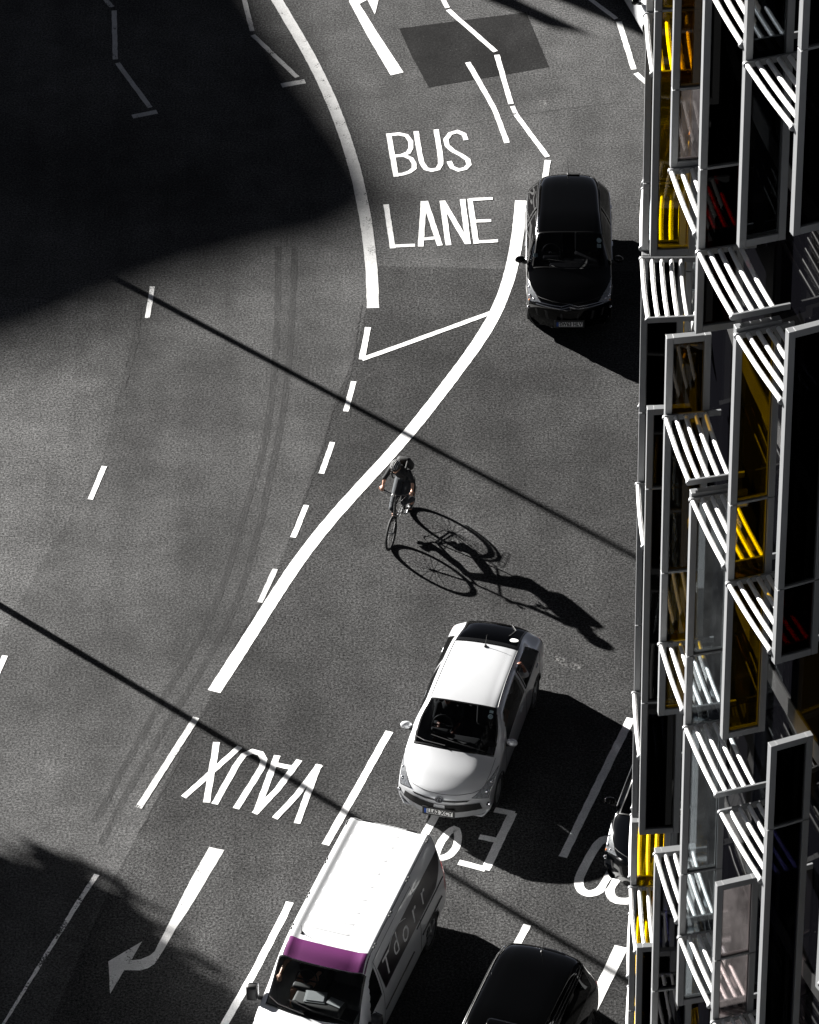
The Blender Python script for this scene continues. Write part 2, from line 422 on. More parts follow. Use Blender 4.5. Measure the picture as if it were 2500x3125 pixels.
crack([(1170, 1385), (1195, 1400), (1225, 1405)], 'pale scuffed spot behind the white car', .16, M_SCUFF)
crack([(1140, 208), (1144, 225)], 'pale round spot on the bus lane', .17, M_SCUFF)
crack([(760, 800), (800, 780)], 'thin pale scratch beside the dashed line', .02, M_SCUFF)
crack([(380, 1845), (398, 1842), (412, 1850), (430, 1846), (445, 1850), (438, 1866)], 'faint chalk scribble beside the arrow', .012, M_SCUFF)

# markings traced from the photograph, on the road at their real size
mark('curved_lane_line', 'long thick curved white line left of the bus lane', [(Z1([(1130, -60), (1157, -10), (1200, 55), (1247, 130), (1305, 235), (1350, 315), (1388, 400), (1427, 500), (1462, 590), (1489, 680), (1515, 780), (1533, 870), (1546, 950), (1560, 1045), (1568, 1120), (1572, 1200), (1571, 1298)]), .245)], M_PAINT_G, smooth=True)
mark('curved_lane_line', 'long thick white line sweeping down left from the black hatchback', [(Z2([(1019, 1057), (1006, 1240), (972, 1425), (914, 1615), (828, 1775), (700, 1926)]) + Z8([(1788, 508), (1620, 702), (1433, 898), (1250, 1122), (1110, 1350), (902, 1671)]), .25)], smooth=True)
mark('diagonal_line', 'thin white diagonal line joining the dash to the curved line', [(Z2([(892, 1636), (540, 1764), (180, 1893)]), .115), (Z2([(213, 1724), (180, 1893)]), .12)], z=.0075)
for i, (a, b) in enumerate([((1490, 365), (1457, 491)), ((1401, 621), (1354, 753)), ((1291, 886), (1235, 1022)), ((1160, 1155), (1095, 1296))]):
    mark('lane_dash', '%s short white dash down from the diagonal line in the middle row' % ('first', 'second', 'third', 'last')[i], [(Z8([a, b]), .105)], M_PAINT_G if i == 3 else M_PAINT)
mark('lane_dash', 'top dash of the left row at the edge of the dark shadow', [(Z1([(642, 1207), (633, 1270), (620, 1340)]), .10)], M_PAINT_W)
mark('lane_dash', 'middle dash of the left row on sunlit asphalt', [(Z8([(440, 722), (381, 862)]), .105)])
mark('lane_dash', 'partly cropped dash at the left edge of the picture', [(Z8([(22, 1520), (-35, 1650)]), .105)])
mark('lane_dash', 'long white dash left of the VAUX lettering', [(Z6([(1034, 328), (730, 804)]), .125)], M_PAINT_G)
mark('lane_line', 'long grey white line at bottom left in the tree shadow', [(Z6([(511, 1155), (420, 1290), (25, 1932), (-60, 2070)]), [.10, .09, .05, .05])], M_PAINT_W)
mark('lane_line', 'white line running down left of the white van', [(Z6([(1526, 1300), (1492, 1375), (1340, 1665), (1150, 2000)]), .13)])
mark('lane_line', 'white line between VAUX lettering and the white car', [(ZV([(1238, -500), (1000, -75), (790, 296)]), .14)])
mark('lane_line', 'white line ending between the van and the white car', [(ZB([(360, 60), (150, 425), (60, 580)]), .14)])
mark('lane_line', 'long white line right of the white car crossing into its shadow', [(Z5([(1672, 738), (1450, 1190), (1224, 1652)]), .15)])
mark('lane_line', 'short white line above the black taxi roof', [(ZB([(886, 1166), (700, 1520)]), .135)])
mark('lane_line', 'broad white wedge right of the black taxi', [ZB([(1545, 1318), (1643, 1340), (1412, 1812), (1386, 1800), (1330, 1900), (1300, 1890), (1412, 1600)])])
mark('turn_arrow', 'white left turn arrow on the road at bottom left', [Z6([(1103, 1010), (1182, 1026), (990, 1345), (925, 1440), (850, 1572), (815, 1625), (780, 1648), (740, 1660), (655, 1658), (580, 1783), (571, 1612), (749, 1507), (692, 1606), (740, 1602), (790, 1580), (815, 1558), (850, 1490), (880, 1432), (920, 1350), (1000, 1190)])], M_PAINT_G)
mark('arrow_fragment', 'white tapered arrow shaft at top centre', [Z2([(113, 8), (124, -10), (215, -12), (205, 2), (168, 22), (280, 200), (400, 382), (332, 397), (210, 190)]), Z2([(205, -8), (270, -12), (249, 76)])])
ZIG = .11
mark('zigzag_line', 'left white zigzag line in the deep shadow', [(Z1([(425, -25), (472, 30)]), ZIG), (Z1([(481, 45), (486, 251)]), ZIG), (Z1([(495, 266), (633, 454)]), ZIG), (Z1([(558, 492), (662, 471)]), .15)], M_PAINT_G)
mark('zigzag_line', 'white zigzag line left of the curved line', [(Z1([(1022, -30), (1062, 131)]), ZIG), (Z1([(1065, 148), (1252, 326)]), ZIG), (Z1([(1186, 361), (1285, 343)]), .16)], M_PAINT_G)
mark('zigzag_line', 'white zigzag line crossing the dark repair patch', [(Z2([(600, -20), (631, 42)]), ZIG), (Z2([(634, 52), (884, 272)]), .115), (Z2([(891, 290), (965, 548)]), .115), (Z2([(993, 606), (1158, 827)]), ZIG), (Z2([(1159, 844), (1140, 975)]), .125)])
mark('zigzag_line', 'worn link of the white zigzag line', [(Z2([(972, 560), (994, 606)]), .10)], M_PAINT_W)
mark('zigzag_line', 'single bent white line left of the long zigzag', [(Z2([(738, 329), (872, 562), (892, 610), (945, 753)]), .115)])
mark('zigzag_line', 'white zigzag line at the right beside the facade', [(Z2([(1355, -25), (1520, 100)]), ZIG), (Z2([(1534, 115), (1612, 366)]), .12), (Z2([(1622, 386), (1720, 475)]), .12)])
LW = .118
LW = .098
mark('bus_lettering', 'white road lettering reading BUS', [
    (Z2([(321, 704), (361, 931)]), .112), (Z2([(315, 712), (375, 706), (415, 715), (438, 745), (438, 780), (425, 805), (385, 820), (335, 824)]), LW),
    (Z2([(335, 822), (405, 820), (440, 836), (456, 862), (455, 888), (430, 906), (395, 918), (350, 922)]), LW),
    (Z2([(466, 692), (483, 800), (497, 860), (518, 889), (548, 898), (580, 890), (596, 865), (594, 820), (571, 683)]), .108),
    (Z2([(729, 738), (718, 708), (683, 693), (645, 705), (623, 735), (630, 768), (660, 795), (705, 818), (738, 842), (745, 868), (725, 888), (690, 896), (655, 882), (640, 850)]), .108)])
mark('lane_lettering', 'white road lettering reading LANE', [
    (Z2([(308, 1077), (343, 1308)]), .112), (Z2([(336, 1297), (460, 1292)]), LW),
    (Z2([(506, 1060), (490, 1299)]), .118), (Z2([(514, 1060), (592, 1294)]), .118), (Z2([(492, 1261), (584, 1252)]), LW),
    (Z2([(604, 1058), (636, 1292)]), .112), (Z2([(606, 1062), (736, 1283)]), .112), (Z2([(711, 1050), (740, 1286)]), .112),
    (Z2([(749, 1048), (783, 1284)]), .112), (Z2([(745, 1052), (869, 1046)]), LW), (Z2([(765, 1167), (861, 1162)]), LW), (Z2([(772, 1276), (897, 1269)]), LW)])
mark('vaux_lettering', 'upside down white road lettering reading VAUX', [
    (Z6([(1141, 458), (1088, 775)]), .118), (Z6([(1262, 482), (1120, 610), (968, 748)]), .112),
    (Z6([(1130, 784), (1250, 570), (1285, 525), (1330, 507), (1372, 518), (1390, 550), (1380, 590), (1243, 808)]), .118),
    (Z6([(1348, 832), (1460, 528)]), .118), (Z6([(1340, 834), (1462, 705), (1577, 552)]), .118), (Z6([(1432, 570), (1530, 592)]), .11),
    (Z6([(1678, 576), (1564, 886)]), .118), (Z6([(1684, 578), (1560, 740), (1447, 860)]), .118)])
mark('keep_lettering', 'upside down white road lettering half in the white car shadow', [
    (ZB([(778, 322), (570, 752)]), .16), (ZB([(640, 300), (790, 330)]), .13), (ZB([(525, 503), (655, 530)]), .13), (ZB([(370, 695), (572, 747)]), .13)])
def ring(pts, w): 
    P = catmull(ZB(pts + [pts[0]]), .1); return (P, w)
mark('letter_p', 'rounded white road letter beside the white van', [(catmull(ZB([(196, 640), (212, 596), (243, 535), (292, 472), (338, 444), (360, 468), (364, 530), (345, 590), (305, 638), (252, 660), (206, 662)]), .1), .14)])
mark('letter_o', 'tall rounded white road letter left of the half hidden car', [(catmull(ZB([(1560, 525), (1480, 520), (1425, 548), (1370, 630), (1310, 740), (1276, 815), (1278, 880), (1315, 922), (1370, 930), (1430, 905), (1470, 850), (1520, 760), (1570, 660)]), .1), .16)])
mark('letter_s', 'rounded white road letter cut off by the facade', [(catmull(ZB([(1590, 790), (1540, 840), (1508, 900), (1518, 950), (1560, 982), (1630, 988), (1700, 975)]), .1), .16)])

# ------------------------------------------------------------------ curved office building with glass fins
BX, BY, BR, T0, DT = 22.6217, 49.8233, 19.4232, rad(178.1276), rad(4.5011)
FW = .585                                            # how far the fins stand out
bld = thing('office_building', 'curved grey office facade with coloured glass fins and white tube sunshades', 'building', (BX, BY, 0))
core = MB(); seg = 160; RC = BR - FW - .22
core.grid([[(RC * math.cos(2 * math.pi * i / seg), RC * math.sin(2 * math.pi * i / seg), z) for i in range(seg)] for z in (0, 34.0)], closed=True)
core.build('curtain_wall', M_CORE, bld, smooth=True, fixn=False)
rf = MB(); rf.prism([((RC + .3) * math.cos(2 * math.pi * i / 96), (RC + .3) * math.sin(2 * math.pi * i / 96)) for i in range(96)], 34.003, 34.5)
rf.build('roof', M_ROOF, bld)
sl = MB()
for kf in range(9):
    z = .35 + 3.9 * kf
    a = [[(r * math.cos(2 * math.pi * i / seg), r * math.sin(2 * math.pi * i / seg), zz) for i in range(seg)] for r, zz in ((RC - .01, z), (RC + .02, z), (RC + .02, z + .32), (RC - .01, z + .32))]
    sl.grid(a, closed=True)
sl.build('floor_edge', M_SLAB, bld, fixn=False)
def radial(t, r, z): return Vector((r * math.cos(t), r * math.sin(t), z))
def fin_panel(k, z0, z1, trans, glass):
    """one storey-high framed pane standing out at right angles from the facade"""
    t = T0 + k * DT; n_ = Vector((math.cos(t), math.sin(t), 0)); tg = Vector((-math.sin(t), math.cos(t), 0))
    M = Matrix((( n_.x, tg.x, 0), (n_.y, tg.y, 0), (0, 0, 1)))
    f = MB(); MW, TH = .086, .10; H = z1 - z0
    cuts = [z0] + sorted(q for q in trans if z0 < q < z1) + [z1]
    for i in range(len(cuts) - 1):
        a = cuts[i] + (.008 if i else 0); b = cuts[i + 1] - (.008 if i < len(cuts) - 2 else 0)
        for r in (BR - MW / 2, BR - FW + MW / 2): f.rbox(n_ * r + Vector((0, 0, (a + b) / 2)), (MW, TH, b - a), .004, M)
        if i: f.rbox(n_ * (BR - FW / 2) + Vector((0, 0, cuts[i])), (FW - 2 * MW - .004, TH * .9, .034), .003, M)
    for z, hh in ((z0 + .05, .10), (z1 - .05, .10)):
        f.rbox(n_ * (BR - FW / 2) + Vector((0, 0, z)), (FW - 2 * MW - .004, TH - .006, hh), .004, M)
    fo = f.build('fin_frame', M_ALU, bld)
    gk = MB()                                       # dark gasket just inside the frame
    for i in range(len(cuts) - 1):
        a = cuts[i] + (.10 if i == 0 else .02); b = cuts[i + 1] - (.10 if i == len(cuts) - 2 else .02)
        x0, x1 = BR - FW + MW, BR - MW
        for r in (x0 + .006, x1 - .006): gk.box(n_ * r + Vector((0, 0, (a + b) / 2)), (.011, .05, b - a), M)
        for z in (a + .007, b - .007): gk.box(n_ * ((x0 + x1) / 2) + Vector((0, 0, z)), (x1 - x0 - .03, .048, .013), M)
    gk.build('gasket', M_BLACKM, fo)
    for i in range(len(cuts) - 1):
        a = cuts[i] + (.105 if i == 0 else .025); b = cuts[i + 1] - (.105 if i == len(cuts) - 2 else .025)
        g = MB(); g.box(n_ * (BR - FW / 2) + Vector((0, 0, (a + b) / 2)), (FW - 2 * MW - .014, .012, b - a), M)
        g.build('glass_pane', GL[glass[min(i, len(glass) - 1)]], fo)
    # bracket back to the wall
    return fo
FINS = {
 -3: [(0.5, 12.6, [4.8, 8.7], ['black']), (13.4, 24.0, [16.6, 20.5], ['clear']), (24.8, 33.4, [28.3], ['black'])],
 -2: [(0.5, 9.2, [4.8], ['clear']), (10.0, 21.2, [12.6, 16.5], ['yellow']), (22.2, 33.4, [24.3, 28.2], ['red'])],
 -1: [(0.5, 14.4, [4.7, 8.6, 12.5], ['clear']), (15.2, 22.6, [16.4, 20.3], ['black']), (23.2, 33.4, [24.2, 28.1], ['clear'])],
 0: [(0.5, 8.51, [4.54], ['yellow']), (8.6, 18.93, [12.37, 16.24], ['black']), (19.02, 33.4, [20.11, 24.0, 27.9], ['clear'])],
 1: [(0.5, 7.4, [4.5], ['blue']), (9.68, 17.48, [12.22, 16.11], ['black', 'black', 'black']), (20.01, 33.4, [23.81, 27.7], ['yellow'])],
 2: [(1.0, 10.77, [4.1, 8.0], ['blue']), (13.33, 19.81, [15.88], ['myellow', 'dyellow']), (22.46, 33.4, [23.64, 27.5], ['pink', 'brown', 'clear'])],
 3: [(1.0, 7.3, [4.0], ['black']), (9.21, 18.46, [11.75, 15.7], ['clear', 'clear', 'clear']), (21.01, 33.4, [23.49, 27.4], ['red', 'black'])],
 4: [(3.0, 12.94, [7.6, 11.55], ['clear', 'pink', 'pink']), (15.55, 22.19, [19.45], ['myellow', 'myellow']), (23.38, 33.4, [27.2], ['smoke', 'clear'])],
 5: [(3.0, 16.72, [7.4, 11.4, 15.29], ['blue', 'blue', 'blue', 'black']), (18.08, 23.2, [19.28], ['red', 'black']), (24.58, 33.4, [27.11], ['black'])],
 6: [(3.0, 12.0, [7.3, 11.2], ['clear']), (13.8, 20.2, [15.1, 19.0], ['black']), (21.8, 33.4, [26.9, 30.8], ['clear'])],
 7: [(3.0, 14.9, [7.2, 11.0], ['yellow']), (16.2, 26.0, [18.8, 22.7], ['black']), (26.7, 33.4, [30.6], ['black'])],
 8: [(3.0, 11.5, [7.0], ['black']), (12.8, 33.4, [14.8, 18.7, 22.6, 26.5, 30.4], ['clear'])],
}
for k, L in FINS.items():
    for z0, z1, tr, gls in L: fin_panel(k, z0, z1, tr, gls)
def shelf(k, z):
    """sunshade of five curved tubes between two rounded brackets, from fin line k to k+1"""
    ta = T0 + k * DT + .0035; tb = T0 + (k + 1) * DT - .0045
    so = None
    for t, thk in ((ta, .03), (tb, .03)):
        b = MB()
        n_ = Vector((math.cos(t), math.sin(t), 0)); tg = Vector((-math.sin(t), math.cos(t), 0))
        prof = [(BR - FW - .15, -.042), (BR + .0, -.042)] + [(BR + .042 * math.sin(a) + .0, -.042 * math.cos(a)) for a in [math.pi * j / 6 for j in range(1, 6)]] + [(BR, .042), (BR - FW - .15, .042)]
        vs = [n_ * r + tg * s + Vector((0, 0, z + zz)) for s in (-thk / 2, thk / 2) for r, zz in prof]
        m_ = len(prof)
        b.add(vs, [tuple(range(m_)), tuple(reversed(range(m_, 2 * m_)))] + [(i, (i + 1) % m_, (i + 1) % m_ + m_, i + m_) for i in range(m_)])
        q_ = b.build('sunshade_bracket', M_ALU, so or bld); so = so or q_
    for j in range(5):
        r = BR - .005 - j * .131
        tb_ = MB(); tb_.tube([radial(ta, r, z).lerp(radial(tb, r, z), i / 10) + radial((ta + tb) / 2, .014 * math.sin(math.pi * i / 10), 0) for i in range(11)], .031, 12)
        tb_.build('tube', M_TUBE, so, smooth=True)
SHADES = {-3: (1, -1, -2), -2: (0, -1, -3), -1: (0, -3), 0: (3, 2, 1, 0, -1, -2, -3, -4), 2: (3, 2, 1, 0, -1, -2, -3, -4), 3: (2, 1, 0, -1, -2, -3, -4), 4: (3, 2, 1, 0, -1, -2, -3), 6: (2, 1, 0, -1, -2), 7: (3, 1, 0, -2, -3)}
for k, fl in SHADES.items():
    for f_ in fl: shelf(k, (18.88 - .17 * k if k >= 0 else 18.95) + 3.9 * f_)
for z_ in (5.15, 3.55): shelf(-1, z_)  # two extra shelves off the floor grid, added for tubes behind the yellow pane
# ------------------------------------------------------------------ vehicles
class Surf:
    """a car skin: cross sections along the length, blended smoothly; v runs 0 (left sill) .. 5 (centre line) .. 10 (right sill)"""
    def __init__(s, st):
        s.n = len(st); s.rows = [[(a[0], a[1])] + [tuple(q) for q in a[2]] for a in st]
        s.ch = []
        arr = [[a[0], a[1]] + [c for q in a[2] for c in q] for a in st]
        s.arr = arr; m = len(arr[0]); N = s.n
        s.sl = []
        for c in range(m):
            y = [r[c] for r in arr]; d = [y[i + 1] - y[i] for i in range(N - 1)]; t = [0] * N
            t[0], t[-1] = d[0], d[-1]
            for i in range(1, N - 1):
                t[i] = 0 if d[i - 1] * d[i] <= 0 else 2 * d[i - 1] * d[i] / (d[i - 1] + d[i])
            s.sl.append((y, t))
    def row(s, u):
        u = min(max(u, 0), s.n - 1); i = min(int(u), s.n - 2); t = u - i; out = []
        for y, sl in s.sl:
            a, b, c, d = y[i], y[i + 1], sl[i], sl[i + 1]
            out.append((2 * t ** 3 - 3 * t * t + 1) * a + (t ** 3 - 2 * t * t + t) * c + (-2 * t ** 3 + 3 * t * t) * b + (t ** 3 - t * t) * d)
        return out
    def __call__(s, u, v):
        sg = 1
        if v > 5: v = 10 - v; sg = -1
        r = s.row(u); P = [(r[2 + 2 * i], r[3 + 2 * i]) for i in range(6)]
        i = min(int(v), 4); t = v - i
        p0 = P[i - 1] if i > 0 else (2 * P[0][0] - P[1][0], 2 * P[0][1] - P[1][1])
        p1, p2 = P[i], P[i + 1]
        p3 = P[i + 2] if i < 4 else (-P[4][0], P[4][1])
        k = .42
        def cr(a, b, c, d): 
            m1, m2 = k * (c - a), k * (d - b)
            return (2 * t ** 3 - 3 * t * t + 1) * b + (t ** 3 - 2 * t * t + t) * m1 + (-2 * t ** 3 + 3 * t * t) * c + (t ** 3 - t * t) * m2
        x = cr(p0[0], p1[0], p2[0], p3[0]); z = cr(p0[1], p1[1], p2[1], p3[1])
        return Vector((sg * x, r[0] + r[1] * (x / .85) ** 2, z))
    def nrm(s, u, v, e=.02):
        a = s(u + e, v) - s(u - e, v); b = s(u, v + e) - s(u, v - e)
        n = a.cross(b)
        if n.length < 1e-9: return Vector((0, 0, 1))
        n.normalize(); p = s(u, v); c = Vector((0, p.y, .55))
        if v < 2.5 or v > 7.5: ok = n.x * p.x > 0
        else: ok = n.z > 0 if abs(n.z) > .15 else n.dot(p - c) > 0
        return n if ok else -n
    def off(s, u, v, d): return s(u, v) + s.nrm(u, v) * d
def bil(q, a, b):
    (u0, v0), (u1, v1), (u2, v2), (u3, v3) = q
    return ((1 - a) * (1 - b) * u0 + a * (1 - b) * u1 + a * b * u2 + (1 - a) * b * u3,
            (1 - a) * (1 - b) * v0 + a * (1 - b) * v1 + a * b * v2 + (1 - a) * b * v3)
def inquad(q, u, v):
    s = None
    for i in range(4):
        (a, b), (c, d) = q[i], q[(i + 1) % 4]
        cr = (c - a) * (v - b) - (d - b) * (u - a)
        if abs(cr) < 1e-9: continue
        if s is None: s = cr > 0
        elif (cr > 0) != s: return False
    return True
def mirror(q): return [(u, 10 - v) for u, v in q]
def patch(S, q, d, nu=14, nv=14, border=0.0, mats=None, name='panel', parent=None, solid=0.0):
    mb = MB(); rows = []
    A = [0] + ([border] if border else []) + [border + (1 - 2 * border) * i / nu for i in range(1, nu)] + ([1 - border] if border else []) + [1]
    B = [0] + ([border] if border else []) + [border + (1 - 2 * border) * i / nv for i in range(1, nv)] + ([1 - border] if border else []) + [1]
    for a in A: rows.append([S.off(*bil(q, a, b), d) for b in B])
    n = len(B); mb.v = [tuple(p) for r in rows for p in r]
    for i in range(len(A) - 1):
        for j in range(n - 1):
            mb.f.append((i * n + j, i * n + j + 1, (i + 1) * n + j + 1, (i + 1) * n + j))
            mb.mi.append(1 if border and (i == 0 or j == 0 or i == len(A) - 2 or j == n - 2) else 0)
    return mb.build(name, mats, parent, smooth=True, fixn=True)
def line_on(S, pts, r=.004, d=.001, n=10):
    P = []
    for (a, b), (c, e) in zip(pts, pts[1:]):
        for i in range(n): P.append(S.off(a + (c - a) * i / n, b + (e - b) * i / n, d))
    P.append(S.off(*pts[-1], d)); mb = MB(); mb.tube(P, r, 5); return mb
def wheel(parent, x, y, r=.31, w=.20, steer=0.0, spokes=5):
    mb = MB(); n = 32; sg = 1 if x > 0 else -1
    prof = [(-w / 2, r - .09), (-w / 2, r - .02), (-w / 2 + .02, r), (w / 2 - .02, r), (w / 2, r - .02), (w / 2, r - .09)]
    R_ = Matrix.Rotation(steer, 3, 'Z')
    rows = [[R_ @ Vector((px, pr * math.cos(2 * math.pi * i / n), pr * math.sin(2 * math.pi * i / n))) + Vector((x, y, r)) for px, pr in prof] for i in range(n)]
    mb.grid(rows + [rows[0]])
    t = mb.build('wheel', M_TYRE, parent, smooth=True)
    rm = MB(); fx = sg * (w / 2 - .025)
    ri = r - .085
    rm.grid([[R_ @ Vector((fx + dx, q * math.cos(2 * math.pi * i / n), q * math.sin(2 * math.pi * i / n))) + Vector((x, y, r)) for i in range(n)] for dx, q in ((0, ri), (sg * .012, ri), (sg * .012, ri - .03), (-sg * .06, ri - .035))], closed=True)
    for k in range(spokes):
        a = 2 * math.pi * k / spokes
        for da in (-.13, .13):
            M = R_ @ Matrix.Rotation(a, 3, 'X')
            rm.box(M @ Vector((fx, math.sin(da) * .12, (ri) / 2)) + Vector((x, y, r)), (.02, .03, ri), M)
    rm.ball(Vector((x, y, r)) + R_ @ Vector((fx, 0, 0)), (.03, .055, .055), 12, 6)
    rm.build('rim', M_RIM, t)
    return t
_fc = {}
def text2d(s, size, bold=False):
    cu = bpy.data.curves.new('t', 'FONT'); cu.body = s; cu.size = size; cu.resolution_u = 3; cu.align_x = 'CENTER'; cu.align_y = 'CENTER'
    if bold: cu.offset = size * .035
    o = bpy.data.objects.new('t', cu); COL.objects.link(o)
    dg = bpy.context.evaluated_depsgraph_get(); me = bpy.data.meshes.new_from_object(o.evaluated_get(dg))
    vs = [q.co.copy() for q in me.vertices]; fs = [tuple(p.vertices) for p in me.polygons]
    bpy.data.objects.remove(o); bpy.data.curves.remove(cu); bpy.data.meshes.remove(me); return vs, fs
def plate(parent, text, c, M, wid=.52, hgt=.112):
    b = MB(); b.rbox(c, (wid + .07, .018, hgt + .06), .004, M); base = b.build('number_plate', M_TRIM, parent)
    b = MB(); b.box(Vector(c) + M @ Vector((.02, -.0115, 0)), (wid - .05, .004, hgt - .012), M); b.build('plate_face', M_PLATEW, base)
    b = MB(); b.box(Vector(c) + M @ Vector((-wid / 2 + .022, -.0115, 0)), (.042, .005, hgt - .012), M); b.build('plate_band', M_BLUE, base)
    vs, fs = text2d(text, .102, True); k = .45 / (max(q.x for q in vs) - min(q.x for q in vs)); b = MB()
    b.add([Vector(c) + M @ Vector((q.x * k + .02, -.0155, q.y * 1.2)) for q in vs], fs); b.build('plate_lettering', M_BLACKT, base, fixn=False)
    return base
def mirror_(parent, p, sg, mat, yaw=.2):
    """door mirror: rounded shell on a short arm, glass facing back"""
    M = Matrix.Rotation(-sg * yaw, 3, 'Z'); b = MB()
    b.ball(Vector(p) + Vector((sg * .10, 0, .03)), (.105, .07, .07), 14, 10, M)
    o = b.build('door_mirror', mat, parent, smooth=True)
    a = MB(); a.tube([Vector(p) + Vector((-sg * .02, .02, -.05)), Vector(p) + Vector((sg * .06, .01, -.02))], [.045, .04], 8); a.build('mirror_arm', M_TRIM, o)
    g = MB(); g.ball(Vector(p) + Vector((sg * .10, .028, .03)), (.09, .048, .055), 12, 8, M); g.build('mirror_glass', M_CHROME, o, smooth=True)
def body(S, parent, mat, quads, wheels, r, nu=8, nv=8, name='body', extra=None):
    us = [i / nu for i in range((S.n - 1) * nu + 1)]; vs_ = [i / nv for i in range(10 * nv + 1)]
    mb = MB(); nvv = len(vs_); mb.v = [tuple(S(u, v)) for u in us for v in vs_]
    for i in range(len(us) - 1):
        for j in range(nvv - 1):
            u = (us[i] + us[i + 1]) / 2; v = (vs_[j] + vs_[j + 1]) / 2
            if any(inquad(q, u, v) for q in quads): continue
            p = S(u, v)
            if any(abs(p.x) > .5 and (p.y - wy) ** 2 + (p.z - r) ** 2 < (r + .045) ** 2 for wy in wheels): continue
            mb.f.append((i * nvv + j, i * nvv + j + 1, (i + 1) * nvv + j + 1, (i + 1) * nvv + j)); mb.mi.append(0)
    b0 = len(mb.v)                                    # floor pan and end caps
    n0 = [i * nvv for i in range(len(us))]; n1 = [i * nvv + nvv - 1 for i in range(len(us))]
    for i in range(len(us) - 1): mb.f.append((n0[i], n0[i + 1], n1[i + 1], n1[i])); mb.mi.append(0)
    mb.f.append(tuple(range(nvv))); mb.mi.append(0)
    mb.f.append(tuple(range((len(us) - 1) * nvv, len(us) * nvv))); mb.mi.append(0)
    o = mb.build(name, mat, parent, smooth=True, weld=.0005, angle=55)
    for wy in wheels:
        for sg in (1, -1):
            a = MB(); P = []
            for k in range(17):
                an = math.pi * k / 16; yy = wy - (r + .045) * math.cos(an); zz = r + (r + .045) * math.sin(an)
                # outermost skin point at this y, z
                best = .8; 
                for uu in [q / 6 for q in range((S.n - 1) * 6)]:
                    if abs(S(uu, 1.2).y - yy) < .09:
                        for v in [q / 10 for q in range(0, 24)]:
                            pt = S(uu, v)
                            if abs(pt.z - zz) < .05: best = pt.x; break
                        break
                P.append(Vector((sg * (best - .004), yy, zz)))
            a.tube(P, .018, 6); a.build('wheel_arch', M_TRIM, parent, smooth=True)
            l = MB(); l.tube([Vector((sg * .45, wy, r)), Vector((sg * .74, wy, r))], r + .05, 20); 
    return o
def cabin(parent, y0, y1, zf, w, seats, hood_y, z_dash, wheel_side=-1):
    b = MB(); b.box((0, (y0 + y1) / 2, zf), (w * 1.6, y1 - y0, .04)); b.build('cabin_floor', M_INT, parent)
    b = MB(); b.rbox((0, hood_y, z_dash - .08), (w * 1.62, .42, .17), .06); b.rbox((wheel_side * .36, hood_y + .18, z_dash + .02), (.34, .12, .08), .04)
    b.build('dashboard', M_INT, parent, smooth=True)
    b = MB(); cx = wheel_side * .36
    T = Matrix.Rotation(rad(-28), 3, 'X')
    b.tube([Vector((cx, hood_y + .36, z_dash)) + T @ Vector((.185 * math.cos(2 * math.pi * i / 28), 0, .185 * math.sin(2 * math.pi * i / 28))) for i in range(28)], .014, 8, closed=True)
    for a in (0, 180, 270): b.tube([Vector((cx, hood_y + .36, z_dash)), Vector((cx, hood_y + .36, z_dash)) + T @ Vector((.18 * math.cos(rad(a)), 0, .18 * math.sin(rad(a))))], .014, 6)
    b.ball((cx, hood_y + .35, z_dash), (.06, .03, .05)); b.build('steering_wheel', M_TRIM, parent, smooth=True)
    for y, xs_ in seats:
        for x in xs_:
            s_ = MB(); s_.rbox((x, y, zf + .28), (.50, .50, .16), .06); so = s_.build('seat', M_SEAT, parent, smooth=True)
            s_ = MB(); s_.rbox((x, y + .29, zf + .62), (.48, .14, .62), .06, Matrix.Rotation(rad(-12), 3, 'X')); s_.build('backrest', M_SEAT, so, smooth=True)
            s_ = MB(); s_.rbox((x, y + .37, zf + 1.02), (.26, .09, .17), .04); s_.build('headrest', M_SEAT, so, smooth=True)
def mk_wiper(S, pts, parent, d=.018):
    P = [S.off(u, v, d) for u, v in pts]; b = MB(); b.tube(P, .009, 6); b.build('wiper', M_TRIM, parent)

